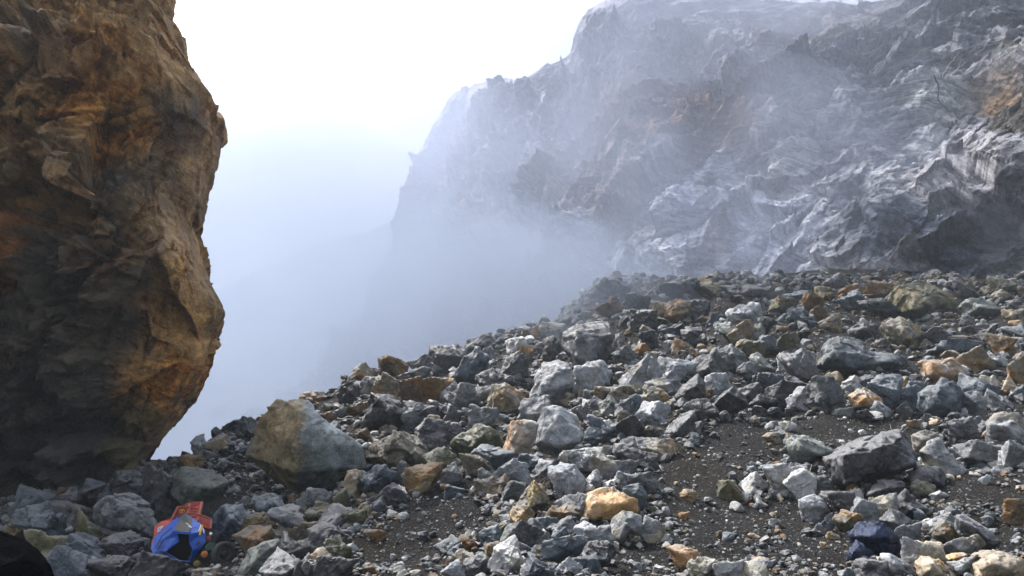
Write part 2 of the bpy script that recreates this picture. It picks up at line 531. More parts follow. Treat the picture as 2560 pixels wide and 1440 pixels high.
# ------------------------------------------------------------------ the far mountain side
def build_far():
    pp = np.array([-900, -200, 100, 300, 450, 560, 620, 700, 800, 900, 980, 1010, 1100, 1500], float)
    rr = np.array([1000, 980, 950, 890, 800, 722, 688, 650, 612, 590, 560, 545, 560, 700], float)
    nc, nr = 420, 200
    px = np.linspace(-900, 1400, nc)
    top = np.interp(px, pp, rr)
    top = np.convolve(np.pad(top, 4, 'edge'), np.ones(9) / 9, 'valid')
    T, PX = np.meshgrid(np.linspace(0, 1, nr), px, indexing='ij')
    _, TR = np.meshgrid(np.linspace(0, 1, nr), top, indexing='ij')
    PY = 1330 + (TR - 1330) * T
    Y = 250 + 190 * T
    a, b = ray(PX, PY)
    P = np.stack([(a * Y).ravel(), Y.ravel(), (b * Y).ravel()], 1)
    d = 7 * fbm(P * 0.02 + 5, 4, 0.55, ridged=True) + 1.5 * fbm(P * 0.2, 3)
    V = P + d[:, None] * np.array([0.1, -0.8, 0.35]) 
    top = V[-nc:]
    extra = []
    for k in range(1, 6):
        q = top.copy(); q[:, 1] += 16 * k; q[:, 2] -= 5 * k * k
        extra.append(q)
    V = np.concatenate([V] + extra, 0)
    me = mesh_from('mountain', V, grid_faces(nr + 5, nc), 4)
    m = rock_mat('mountain_rock', (0.10, 0.10, 0.12), (0.17, 0.17, 0.19), dust=0.15, scale=0.08, dark=0.4, speck=0.1, bump=1.0, moss=0.4)
    tag(link('mountain', me, m), kind='structure')
build_far()

# ------------------------------------------------------------------ the overhanging rock on the left
def build_overhang():
    E = [(395, -330), (400, -200), (408, -60), (412, 0), (425, 20), (440, 40), (447, 70), (456, 100), (478, 135), (500, 170), (520, 200), (536, 222), (548, 233), (540, 248), (529, 266), (533, 290),
         (532, 325), (524, 355), (512, 382), (508, 430), (503, 475), (492, 505), (477, 522), (486, 545), (498, 590), (507, 630),
         (520, 680), (540, 722), (553, 752), (557, 772), (548, 795), (530, 818), (518, 840), (514, 880), (505, 915), (488, 950), (468, 985), (452, 1002), (436, 1035),
         (420, 1058), (385, 1100), (352, 1155), (345, 1190), (330, 1230), (300, 1290), (270, 1340)]
    ex = np.array([e[0] for e in E], float); ey = np.array([e[1] for e in E], float)
    nr, nc = 620, 560
    rows = np.linspace(-330, 1340, nr)
    # depth of the face: bulges at mid height, falls back underneath
    fy = np.interp(rows, [-330, 0, 150, 330, 420, 560, 700, 900, 1100, 1250, 1340], [31, 27.5, 26.2, 24.8, 25.6, 25.0, 25.6, 27.2, 29.0, 30.6, 31.4])
    ex = ex - 20; YE = 30.0                                     # the silhouette lies at this distance
    exr0 = np.interp(rows, ey, ex)
    kern = np.hanning(161); kern /= kern.sum()
    exr = np.convolve(np.pad(exr0, 80, 'edge'), kern, 'valid')
    exd = exr0 - exr
    k = np.linspace(0, 1, nc)                     # 0 = far left of the front, 0.62 = silhouette, 1 = round the back
    V = np.zeros((nr, nc, 3)); PX = np.zeros((nr, nc)); PY = np.zeros((nr, nc))
    for i, r in enumerate(rows):
        ae, be = ray(exr[i], r)
        Xe, Ze = float(ae) * YE, float(be) * YE
        XL = -24.0
        # front: from (XL, fy) to (Xe, YE)
        kk = k / 0.66
        f = k <= 0.66
        th = np.clip(kk, 0, 1)
        # ridge where the dark front turns to the brown side
        rx = np.interp(r, [-330, 0, 300, 420, 600, 800, 950, 1100, 1340], [0.62, 0.62, 0.66, 0.62, 0.72, 0.60, 0.56, 0.50, 0.5])
        Xr = XL + (Xe - XL) * (0.5 + 0.5 * rx)
        xx = np.where(th < 0.7, XL + (Xr - XL) * th / 0.7, Xr + (Xe - Xr) * np.sin((th - 0.7) / 0.3 * math.pi / 2) ** 1.0)
        tt = np.clip((th - 0.7) / 0.3, 0, 1)
        yy = np.where(th < 0.7, fy[i] - 0.9 + 0.9 * th / 0.7 * 1.0, fy[i] + (YE - fy[i]) * (1 - np.cos(tt * math.pi / 2)) ** 0.9)
        g = np.clip((k - 0.66) / 0.34, 0, 1)
        xx = np.where(f, xx, Xe - 20 * g ** 1.6)
        yy = np.where(f, yy, YE + 16 * np.sin(g * math.pi / 2))
        xx = xx + exd[i] / FPX * YE * np.where(k > 0.66, 1.0, np.exp(-((k - 0.66) / 0.05) ** 2))
        V[i, :, 0] = xx; V[i, :, 1] = yy; V[i, :, 2] = Ze
    P = V.reshape(-1, 3)
    P[:, 2] = np.maximum(P[:, 2], -6)
    qx, qy = project(P[:, 0], P[:, 1], P[:, 2])
    # lumps and ledges
    wv = np.stack([fbm(P * 0.2 + 9, 2), fbm(P * 0.2 + 55, 2), fbm(P * 0.2 + 93, 2)], 1)
    Q = P + wv * 1.6
    d = 1.3 * fbm(Q * np.array([0.20, 0.2, 0.22]) + 8, 2) + 0.5 * fbm(Q * np.array([0.42, 0.4, 0.5]) + 33, 3, 0.5, ridged=True) \
        + 2.6 * facets(Q * 0.22, 5) + 1.15 * facets(Q * 0.55 + wv, 90) + 0.45 * facets(P * 1.5 + wv, 33) + 0.16 * facets(P * 4 + wv, 133) + 0.22 * fbm(P * 1.3, 4, 0.65) + 0.1 * fbm(P * 5.0, 3, 0.6)
    kf = np.tile(k, nr)
    near = np.clip(np.abs(kf - 0.66) / 0.17, 0.0, 1.0) ** 1.2
    amp = 0.11 + 0.89 * near
    G = P.reshape(nr, nc, 3)
    gu = np.gradient(G, axis=1); gv = np.gradient(G, axis=0)
    A = np.cross(gu, gv).reshape(-1, 3)
    A /= np.maximum(np.linalg.norm(A, axis=1), 1e-9)[:, None]
    if A[nr // 2 * nc + 40, 1] > 0: A = -A
    A = 0.65 * A + 0.35 * np.array([-0.05, -0.97, 0.12])
    V = P + (d * amp)[:, None] * A
    me = mesh_from('rock_face', V, grid_faces(nr, nc)[:, ::-1], 4)
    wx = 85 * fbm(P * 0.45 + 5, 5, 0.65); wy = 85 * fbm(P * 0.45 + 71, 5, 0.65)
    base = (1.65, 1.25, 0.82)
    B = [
        (120, 900, 330, 480, (0.30, 0.31, 0.32), 0.95),  # overhanging front, its shade put into the tint
        (60, 1150, 320, 240, (0.24, 0.26, 0.32), 0.9),  # shade of the lowest underside, also put into the tint
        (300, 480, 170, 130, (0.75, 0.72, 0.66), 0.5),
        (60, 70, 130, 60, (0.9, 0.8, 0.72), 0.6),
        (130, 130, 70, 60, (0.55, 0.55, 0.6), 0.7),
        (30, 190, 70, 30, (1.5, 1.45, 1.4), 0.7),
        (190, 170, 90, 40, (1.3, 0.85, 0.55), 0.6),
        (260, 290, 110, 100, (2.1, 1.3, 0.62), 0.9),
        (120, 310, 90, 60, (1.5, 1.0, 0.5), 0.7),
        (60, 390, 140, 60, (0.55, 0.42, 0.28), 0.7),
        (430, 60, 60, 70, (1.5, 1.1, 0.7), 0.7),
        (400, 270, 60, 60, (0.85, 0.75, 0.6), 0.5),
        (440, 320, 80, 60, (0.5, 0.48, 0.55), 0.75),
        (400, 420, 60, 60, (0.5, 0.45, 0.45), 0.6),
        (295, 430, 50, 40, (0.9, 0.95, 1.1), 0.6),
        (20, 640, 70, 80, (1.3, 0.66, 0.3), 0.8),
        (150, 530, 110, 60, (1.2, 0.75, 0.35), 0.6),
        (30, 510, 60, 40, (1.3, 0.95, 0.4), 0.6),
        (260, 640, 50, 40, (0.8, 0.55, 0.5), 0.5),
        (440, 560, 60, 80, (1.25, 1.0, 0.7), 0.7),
        (450, 800, 120, 170, (2.3, 1.65, 0.95), 0.95),  # brown side, brightened in the tint as if lit
        (390, 950, 120, 100, (2.4, 1.6, 0.88), 0.95),  # same brown side lower down, lit tone in the tint
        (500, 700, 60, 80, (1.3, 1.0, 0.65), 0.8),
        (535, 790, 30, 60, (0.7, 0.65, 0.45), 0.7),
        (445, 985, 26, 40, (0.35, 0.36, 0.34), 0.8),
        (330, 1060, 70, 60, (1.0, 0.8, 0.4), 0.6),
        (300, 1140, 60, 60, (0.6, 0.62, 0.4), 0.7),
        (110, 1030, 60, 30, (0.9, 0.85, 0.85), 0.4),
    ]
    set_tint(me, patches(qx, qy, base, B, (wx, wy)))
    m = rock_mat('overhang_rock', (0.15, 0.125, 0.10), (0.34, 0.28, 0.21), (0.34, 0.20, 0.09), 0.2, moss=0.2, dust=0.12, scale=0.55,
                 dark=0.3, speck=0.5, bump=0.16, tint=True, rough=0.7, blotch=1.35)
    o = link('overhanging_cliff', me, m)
    tag(o, 'towering overhanging rock face, orange-brown edge and dark underside, leaning over the crushed truck', 'rock face')
build_overhang()

# ------------------------------------------------------------------ boulders
def ico(level):
    bm = bmesh.new()
    bmesh.ops.create_icosphere(bm, subdivisions=level, radius=1)
    V = np.array([v.co[:] for v in bm.verts]); F = np.array([[v.index for v in f.verts] for f in bm.faces])
    bm.free()
    return V / np.linalg.norm(V, axis=1)[:, None], F
ICO = {k: ico(k) for k in (2, 3, 4, 5, 6, 7)}

def hull_planes(pts):
    bm = bmesh.new()
    for p in pts:
        bm.verts.new(p)
    bmesh.ops.convex_hull(bm, input=list(bm.verts))
    bm.normal_update()
    N, D = [], []
    for f in bm.faces:
        n = f.normal
        if f.calc_area() < 1e-7: continue
        d = n.dot(f.verts[0].co)
        if d < 0: n, d = -n, -d
        N.append(n[:]); D.append(max(d, 0.03))
    bm.free()
    return np.array(N), np.array(D)

def hull_radius(dirs, N, D, p):
    q = np.maximum(dirs @ (N / D[:, None]).T, 0)
    m = q.max(1, keepdims=True)
    return 1.0 / (m[:, 0] * ((q / m) ** p).sum(1) ** (1.0 / p))

def random_hull(rng, kind='blocky'):
    n = rng.integers(9, 14)
    d = rng.normal(size=(n, 3)); d /= np.linalg.norm(d, axis=1)[:, None]
    if kind == 'blocky':
        e = 0.38
    elif kind == 'round':
        e = 1.0
    else:
        e = 0.65
    P = np.sign(d) * np.abs(d) ** e
    P *= rng.uniform(0.8, 1.0, (n, 1))
    if kind == 'slab':
        P[:, 2] *= 0.5
    ax = rng.normal(size=3); ax /= np.linalg.norm(ax)
    ang = rng.uniform(0, math.pi) if kind != 'slab' else rng.uniform(-0.6, 0.6)
    R = np.array(Matrix.Rotation(ang, 3, Vector(ax)))
    P = P @ R.T
    return P

def fit_box(P, w, dpt, h):
    lo, hi = P.min(0), P.max(0)
    P = (P - (lo + hi) / 2) / ((hi - lo) / 2)
    return P * np.array([w / 2, dpt / 2, h / 2])

def rock_mesh(name, pts, size, level, rng, rough=1.0, sharp=70):
    """pts: hull points about the origin (metres)"""
    N, D = hull_planes([tuple(p) for p in pts])
    dirs, F = ICO[level]
    r = hull_radius(dirs, N, D, sharp)
    V = dirs * r[:, None]
    s = size
    off = rng.uniform(0, 100, 3)
    U = V / s
    nrm = dirs
    ax = rng.normal(size=3) * np.array([0.5, 0.5, 1.0]); ax /= np.linalg.norm(ax)
    lay = (U @ ax)
    wob = fbm(U * 1.3 + off, 2)
    st = fbm(np.stack([lay * 9 + wob * 2.0, lay * 0 + wob, 0.7 * U[:, 0]], 1) + off, 3, 0.6)
    d = 0.016 * fbm(U * 2.1 + off, 3, 0.5) + 0.022 * fbm(U * 4.5 + off, 4, 0.6, ridged=True) + 0.026 * st + 0.012 * fbm(U * 22 + off, 2)
    d = d + 0.09 * facets(U * 1.5 + off, 7) + 0.045 * facets(U * 4.6 + off, 77)
    # bites broken out of the edges
    bite = np.clip(fbm(U * 1.6 + off + 31, 2) - 0.28, 0, 1)
    d = d - 0.5 * bite
    V = V * (1 + (rough * d * s / np.maximum(r, 0.2 * s)))[:, None]
    return mesh_from(name, V, F, 3)

LAND = []       # boulders with a name others are described by
RECORDS = []    # (object, box)
TAKEN = []

def level_for(w):
    return 3 if w < 26 else 4 if w < 56 else 5 if w < 160 else 6 if w < 330 else 7

def place(box, mat, kind=None, outline=None, inner=None, Y=None, depth=0.75, rough=1.0, sharp=None, name='boulder', sink=0.25):
    x0, y0, x1, y1 = box
    rng = np.random.default_rng(int(x0 * 7 + y0 * 13 + x1) & 0xffff)
    cx, cyy = (x0 + x1) / 2, (y0 + y1) / 2
    if Y is None:
        Yh = None; dyy = 0
        while Yh is None:
            Yh = hit(cx, min(y1 + dyy - 0.06 * (y1 - y0), 1475))
            dyy += 4
        if dyy > 4:                      # let it rest on the slope
            dyy += 6
            y0 += dyy; y1 += dyy; cyy += dyy; box = (x0, y0, x1, y1)
            if outline:
                outline = [(a, b_ + dyy) for a, b_ in outline]; inner = [(a, b_ + dyy, f_) for a, b_, f_ in inner or []]
    else:
        Yh = Y
    wpx, hpx = x1 - x0, y1 - y0
    W0 = wpx / FPX * Yh; H0 = hpx / FPX * Yh
    dp = depth * (0.62 * W0 + 0.38 * H0)
    Yc = Yh + 0.30 * dp
    W, H = wpx / FPX * Yc, hpx / FPX * Yc
    c = at(cx, cyy, Yc)
    lv = level_for(max(wpx, hpx))
    if outline:
        pts = []
        for (px, py) in outline:
            q = at(px, py, Yc)
            # keep the outline, give it depth
            o = rng.uniform(-0.18, 0.22) * dp
            k = (Yc + o) / Yc
            pts.append(np.array([q.x * k - c.x, o, q.z * k - c.z]))
            o2 = 0.45 * dp
            pts.append(np.array([(q.x - c.x) * 0.75, o2, (q.z - c.z) * 0.75 + 0.05 * H]))
        for (px, py, f) in inner or []:
            o = -f * dp * 0.62
            q = at(px, py, Yc + o)
            pts.append(np.array([q.x - c.x, o, q.z - c.z]))
        pts = np.array(pts)
        rr = rough * 0.85
        sh = sharp or 220
    else:
        kind = kind or ('slab' if wpx / hpx > 1.75 else 'blocky' if rng.random() < 0.6 else 'mid')
        P = random_hull(rng, kind)
        pts = fit_box(P, W * 1.03, dp, H * 1.05)
        rr = rough
        sh = sharp or (220 if kind != 'round' else 14)
    cen = pts.mean(0)
    me = rock_mesh(name, pts - cen, 0.5 * (W + H), lv, rng, rr, sh)
    o = link(name, me, M[mat], None, (c.x + cen[0], Yc + cen[1], c.z + cen[2]))
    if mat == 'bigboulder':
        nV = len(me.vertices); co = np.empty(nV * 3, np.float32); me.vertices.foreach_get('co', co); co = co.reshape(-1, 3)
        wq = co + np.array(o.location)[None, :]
        bx, by = project(wq[:, 0], wq[:, 1], wq[:, 2])
        wn = 42 * fbm(wq * 1.5, 5, 0.7)
        f = np.clip((bx + wn * 0.9 + 0.12 * (by - 1100) - 742) / 26, 0, 1)[:, None]
        T = (1 - f) * np.array([[1.35, 1.0, 0.62]]) + f * np.array([[1.7, 1.85, 2.0]])  # brown and grey faces, the grey one brightened as if lit
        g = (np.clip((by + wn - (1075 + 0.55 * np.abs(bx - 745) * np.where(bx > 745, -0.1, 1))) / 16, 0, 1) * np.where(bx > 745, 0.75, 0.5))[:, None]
        mot = np.clip(fbm(wq * 0.9 + 7, 5, 0.65) * 3.0, 0, 1)[:, None] * (1 - f)
        T = T * (1 - 0.6 * mot) + 0.6 * mot * np.array([[0.8, 0.82, 0.78]])
        lo = f * np.array([[0.55, 0.62, 0.66]]) + (1 - f) * np.array([[0.6, 0.52, 0.36]])  # lower faces: moss staining plus some shade put into the tint
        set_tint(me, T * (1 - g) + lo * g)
    TAKEN.append(box)
    return o

HEROES = [
 # box, material, outline, inner points, landmark phrase, label
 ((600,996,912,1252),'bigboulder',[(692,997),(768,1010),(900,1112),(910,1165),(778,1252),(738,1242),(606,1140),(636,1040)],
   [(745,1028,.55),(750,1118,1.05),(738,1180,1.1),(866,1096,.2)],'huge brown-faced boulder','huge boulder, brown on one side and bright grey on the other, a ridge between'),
 ((425,1166,580,1268),'C',[(430,1190),(452,1168),(520,1172),(572,1205),(580,1238),(560,1262),(470,1268),(425,1240)],[(470,1215,.7),(540,1222,.8)],'pale layered boulder','pale layered boulder with a flat sloping top right behind the crushed truck'),
 ((233,1240,402,1352),'G',[(236,1262),(270,1243),(322,1240),(372,1275),(402,1325),(395,1350),(250,1352),(233,1300)],[(330,1268,.8),(262,1290,.7),(340,1320,.9)],'olive block under the overhang','smooth olive grey block lying under the overhanging rock beside the truck'),
 ((528,1258,628,1358),'B',[(530,1290),(560,1262),(600,1262),(627,1300),(620,1355),(540,1358)],[(575,1300,.8)],'teal block by the truck','rounded teal-grey block touching the red truck bed'),
 ((628,1232,722,1314),'B',[(632,1250),(665,1232),(700,1236),(720,1285),(712,1312),(640,1314)],[(690,1262,.8),(648,1275,.6)],'cracked blue-grey block','cracked blue-grey block below the huge brown-faced boulder'),
 ((593,1352,708,1448),'C',[(595,1430),(620,1372),(655,1354),(705,1352),(708,1372),(680,1420),(670,1448),(600,1448)],[(668,1375,.8),(630,1410,.9)],'white-tipped mossy boulder','green mossy boulder with a white tip at the bottom edge near the truck wheel'),
 ((910,1078,1078,1193),'T',[(918,1110),(985,1080),(1045,1090),(1078,1140),(1062,1168),(1000,1193),(930,1185),(910,1150)],[(988,1084,.5),(1012,1130,.95),(1000,1168,1.0),(935,1140,.6)],'two-sided brown wedge','brown wedge-shaped boulder with one light triangular face'),
 ((860,1173,932,1260),'T',[(868,1178),(888,1173),(930,1196),(926,1222),(908,1260),(866,1250),(860,1215)],[(895,1205,.8),(885,1245,.7)],'upright tan block','upright tan block leaning at the foot of the huge brown-faced boulder'),
 ((1125,1065,1258,1150),'M',[(1130,1098),(1190,1066),(1222,1068),(1256,1098),(1250,1125),(1205,1150),(1150,1146),(1125,1120)],[(1200,1098,.7),(1170,1130,.9)],'moss-topped boulder','broad moss-topped boulder beside a dark gap'),
 ((1243,1043,1350,1167),'O',[(1278,1055),(1315,1044),(1348,1062),(1338,1100),(1318,1150),(1290,1167),(1246,1160),(1258,1110)],[(1300,1100,.8),(1285,1135,.9)],'orange-topped upright boulder','upright boulder with an orange top half and dark lower half'),
 ((1222,956,1325,1046),'T',[(1232,966),(1262,956),(1300,975),(1325,1010),(1322,1044),(1230,1046),(1222,1000)],[(1262,985,.8),(1300,1020,.9)],'yellow-blotched pale boulder','pale boulder with yellow blotches and thin roots over its edge'),
 ((1322,903,1446,1037),'L',[(1328,950),(1360,910),(1400,903),(1440,925),(1446,970),(1430,1000),(1396,1020),(1340,1037),(1322,1000)],[(1395,940,.7),(1370,975,.9),(1418,960,.8)],'smooth dusty boulder','large smooth dusty grey boulder, tallest of the middle pile'),
 ((1404,800,1534,936),'G',[(1408,836),(1440,808),(1520,802),(1534,838),(1530,905),(1490,934),(1440,920),(1404,862)],[(1440,840,.6),(1525,838,.5),(1475,850,.8),(1480,905,.95),(1450,900,.8)],'square grey block','big square grey block standing on the upper slope with cracked front'),
 ((1536,829,1563,905),'G',[(1538,835),(1556,829),(1563,850),(1561,900),(1540,905)],[(1550,860,.8)],'narrow split-off pillar','narrow grey pillar split off the side of the square grey block'),
 ((1332,1015,1468,1158),'L',[(1345,1060),(1360,1020),(1400,1015),(1445,1045),(1466,1098),(1450,1120),(1400,1158),(1370,1148),(1334,1110)],[(1395,1045,.5),(1360,1100,.8),(1410,1110,.9),(1448,1090,.7)],'faceted grey boulder','large faceted grey boulder with a curved crack, centre of the pile'),
 ((1445,1119,1514,1164),'P',[(1448,1122),(1508,1119),(1514,1150),(1500,1164),(1450,1158)],[(1475,1135,.8),(1500,1132,.6)],'white cube-like block','white flat-fronted block wedged below the faceted grey boulder'),
 ((1368,1153,1465,1265),'L',[(1372,1165),(1400,1154),(1440,1158),(1462,1200),(1463,1240),(1440,1262),(1412,1265),(1380,1210),(1368,1185)],[(1400,1180,.7),(1440,1210,.8),(1425,1240,.8)],'speckled pale boulder','tall speckled pale boulder above the big orange slab'),
 ((1452,1223,1600,1315),'W',[(1458,1250),(1475,1228),(1550,1223),(1595,1245),(1600,1280),(1545,1312),(1515,1308),(1456,1300)],[(1485,1262,.8),(1550,1260,.8),(1500,1295,.8)],'big orange slab','big golden orange slab, brightest block of the lower middle slope'),
 ((1553,1205,1622,1282),'B',[(1558,1215),(1600,1207),(1622,1240),(1618,1280),(1580,1282),(1555,1250)],[(1590,1240,.8)],'streaked blue-grey block','streaked blue-grey block behind the end of the big orange slab'),
 ((1523,1277,1607,1372),'L',[(1530,1300),(1560,1278),(1605,1290),(1606,1315),(1585,1345),(1550,1372),(1530,1350),(1523,1325)],[(1565,1310,.8),(1550,1345,.8)],'marbled pale boulder','marbled pale boulder tucked under the big orange slab'),
 ((1288,1200,1377,1292),'Y',[(1290,1275),(1310,1225),(1335,1200),(1358,1208),(1376,1250),(1350,1288),(1312,1292)],[(1330,1235,.7),(1320,1270,.9),(1350,1262,.9)],'golden brown boulder','pointed boulder with glowing gold-brown foot, beside the speckled pale boulder'),
 ((1657,1018,1755,1100),'G',[(1660,1080),(1700,1035),(1745,1018),(1755,1040),(1735,1082),(1705,1100),(1672,1098)],[(1720,1050,.7),(1690,1080,.9)],'smooth leaning boulder','smooth leaning grey boulder at the edge of the brown soil patch'),
 ((1660,1360,1762,1430),'O',[(1662,1366),(1700,1362),(1740,1378),(1762,1410),(1740,1430),(1690,1422)],[(1705,1385,.8),(1725,1412,.9)],'striped tan boulder','striped tan and grey boulder alone in dark gravel at the bottom'),
 ((2060,1073,2295,1240),'D',[(2062,1150),(2110,1124),(2200,1086),(2255,1073),(2293,1130),(2288,1170),(2190,1215),(2108,1240),(2078,1200)],[(2110,1138,.9),(2190,1125,.85),(2255,1100,.5),(2285,1160,.6),(2180,1190,.75),(2110,1205,.7)],'great dark wedge','great dark slate wedge jutting over a black hollow'),
 ((1963,1085,2095,1162),'C',[(1966,1110),(1980,1086),(2010,1088),(2092,1128),(2090,1150),(2040,1158),(1985,1162)],[(2000,1115,.8),(2050,1138,.9)],'cracked pale ledge','cracked pale green ledge above the black hollow'),
 ((2277,1072,2357,1140),'O',[(2280,1090),(2310,1072),(2345,1082),(2357,1120),(2330,1140),(2285,1132)],[(2310,1100,.8)],'orange-patched block','grey block with a vivid orange patch behind the great dark wedge'),
 ((2297,1135,2362,1180),'P',[(2300,1145),(2330,1135),(2355,1142),(2362,1170),(2320,1178),(2298,1172)],[(2325,1155,.8)],'small white block','small white block against the end of the great dark wedge'),
 ((2270,1163,2380,1228),'G',[(2275,1190),(2310,1163),(2350,1170),(2380,1225),(2340,1222),(2280,1205)],[(2320,1185,.7),(2345,1205,.8)],'grooved grey wedge','grooved light-topped grey wedge under the small white block'),
 ((1990,1235,2088,1312),'L',[(1998,1250),(2035,1236),(2062,1242),(2087,1282),(2070,1300),(2025,1312),(2005,1290)],[(2035,1265,.8),(2062,1270,.7),(2010,1270,.5)],'bright-topped cube block','bright-topped grey block sitting below the black hollow'),
 ((2117,1303,2250,1408),'U',[(2122,1340),(2160,1306),(2215,1304),(2248,1345),(2245,1385),(2200,1408),(2150,1400)],[(2180,1340,.8)],'deep blue boulder','deep blue speckled boulder, the only blue stone on the slope'),
 ((2388,1285,2492,1372),'G',[(2390,1290),(2410,1286),(2478,1325),(2490,1350),(2488,1370),(2400,1335)],[(2440,1320,.8),(2470,1350,.8),(2400,1300,.6)],'long tilted slab','long light slab tilted downhill with a black shaded side'),
 ((2333,1340,2460,1390),'L',None,None,'wide speckled slab','wide speckled grey slab below the long tilted slab'),
 ((2423,1373,2568,1460),'W',[(2426,1410),(2470,1378),(2510,1374),(2566,1400),(2568,1458),(2440,1458)],[(2480,1405,.7),(2520,1425,.8)],'glowing orange corner boulder','glowing orange boulder filling the lower corner of the slope'),
 ((2288,1390,2400,1455),'W',[(2290,1410),(2310,1391),(2345,1398),(2398,1438),(2380,1455),(2300,1455)],[(2330,1412,.8)],'long cream slab','long smooth cream slab beside the glowing orange corner boulder'),
 ((2188,1387,2292,1452),'L',[(2190,1392),(2225,1387),(2285,1415),(2292,1450),(2210,1452)],[(2240,1410,.8)],'striped grey slab','striped grey slab at the bottom edge below the deep blue boulder'),
 ((2473,1030,2570,1128),'L',[(2476,1060),(2500,1032),(2550,1034),(2570,1060),(2568,1120),(2535,1126),(2480,1095)],[(2520,1065,.8),(2545,1095,.8)],'big rounded light boulder','big rounded light grey boulder at the far end of the slope'),
 ((2400,978,2470,1055),'L',[(2402,985),(2440,978),(2468,1000),(2465,1030),(2430,1052),(2405,1035)],[(2440,1005,.8)],'finely layered pale block','finely layered pale block next to the dark split boulder'),
 ((2297,937,2412,1055),'B',[(2300,985),(2355,938),(2390,952),(2412,985),(2408,1045),(2340,1055),(2300,1035)],[(2350,975,.8),(2385,1000,.9),(2330,1020,.9)],'dark split boulder','dark blue-grey boulder split by a light diagonal ridge'),
 ((2117,965,2212,1030),'O',[(2120,990),(2160,966),(2208,995),(2210,1010),(2185,1030),(2130,1022)],[(2165,992,.8),(2185,1015,.8)],'orange and green block','orange and green block with a dark mossy underside'),
 ((1813,757,1904,832),'L',[(1815,782),(1850,760),(1900,757),(1904,790),(1880,828),(1858,832),(1830,805)],[(1870,785,.8)],'shield-shaped pale rock','shield-shaped pale rock perched on two upright stones'),
 ((1870,806,1918,875),'C',[(1874,830),(1890,808),(1905,808),(1917,850),(1905,873),(1873,870)],[(1893,840,.8)],'upright egg-shaped stone','upright egg-shaped greenish stone under the shield-shaped pale rock'),
 ((1786,857,1876,940),'G',[(1790,880),(1830,858),(1872,888),(1876,920),(1850,938),(1795,930)],[(1830,885,.8),(1845,920,.8)],'grey-green hump','grey-green humped boulder below the upright egg-shaped stone'),
 ((1871,880,1942,946),'C',[(1873,895),(1895,880),(1940,925),(1938,944),(1890,945)],[(1902,915,.8)],'lichened pale wedge','lichen-speckled pale wedge, spotted green'),
 ((2114,800,2206,850),'D',[(2118,825),(2160,802),(2190,808),(2205,835),(2190,850),(2125,846)],[(2160,822,.8)],'dark humped rock','dark humped rock beside the golden lichened boulder'),
 ((2197,787,2315,878),'Y',[(2200,815),(2250,787),(2290,810),(2314,840),(2300,868),(2275,878),(2230,850)],[(2255,820,.7),(2275,845,.9)],'golden lichened boulder','boulder crusted with bright golden lichen above a black gap'),
 ((2040,846,2280,945),'B',[(2042,915),(2060,870),(2085,848),(2160,858),(2265,890),(2280,915),(2200,943),(2090,945)],[(2085,880,.8),(2150,885,.8),(2220,905,.8),(2130,920,1.0)],'whale-backed boulder','long whale-backed blue-grey boulder with frayed light edge'),
 ((2291,886,2430,965),'O',[(2295,900),(2320,887),(2380,895),(2425,925),(2430,950),(2370,965),(2310,945)],[(2340,905,.7),(2390,935,.9),(2330,935,.9)],'orange-topped flat slab','flat slab with a bright orange top, upper slope'),
 ((2443,932,2507,988),'P',[(2446,975),(2455,938),(2485,932),(2503,955),(2507,988),(2450,985)],[(2478,958,.8)],'brilliant white stone','brilliant white rounded stone, brightest on the upper slope'),
 ((2456,878,2543,931),'L',[(2458,890),(2475,878),(2510,895),(2542,925),(2520,931),(2475,915)],[(2495,902,.8)],'lavender oval slab','smooth lavender-grey oval slab resting diagonally'),
 ((2214,706,2402,802),'M',[(2216,745),(2250,715),(2310,708),(2370,722),(2400,755),(2395,790),(2330,802),(2230,790)],[(2290,740,.7),(2350,755,.8),(2280,775,1.0)],'broad mound boulder','broad rounded mossy mound boulder just under the cliff'),
 ((2392,744,2507,802),'C',[(2396,765),(2425,745),(2480,746),(2507,775),(2490,798),(2400,800)],[(2450,768,.8)],'pale flat-topped slab','pale flat-topped slab beside the broad mound boulder'),
 ((1480,687,1585,756),'D',[(1484,710),(1510,690),(1560,688),(1585,715),(1580,750),(1500,756)],[(1540,715,.8)],'hazy dark knoll','hazy dark knoll boulder at the top of the rubble under the cliff'),
 ((1605,943,1714,995),'L',[(1607,955),(1640,947),(1700,950),(1714,970),(1690,993),(1620,990)],[(1655,965,.8)],'long layered slab','long layered light slab with a purple-grey front'),
 ((1685,930,1766,1021),'D',[(1690,990),(1745,931),(1766,955),(1760,1000),(1720,1021),(1690,1012)],[(1740,965,.8)],'dark brown triangular boulder','dark brown triangular boulder beside the long layered slab'),
 ((1820,953,1906,1028),'D',[(1822,1000),(1850,965),(1900,953),(1906,985),(1900,1022),(1840,1028)],[(1870,985,.8)],'folded black rock','stepped and folded black rock above the brown soil patch'),
 ((0,1290,105,1470),'K',None,None,'black corner boulder','pitch black shaded boulder close to the camera in the lower corner'),
 ((860,900,938,962),'T',[(862,955),(900,902),(915,905),(938,950),(930,962),(870,962)],[(900,935,.8)],'hazy pale pyramid','hazy pale pyramid-shaped rock where the slope fades into mist'),
 ((837,950,906,1012),'D',[(840,980),(868,950),(895,965),(906,1005),(850,1012)],[(875,980,.8)],'misty dark boulder','misty dark boulder below the hazy pale pyramid'),
]
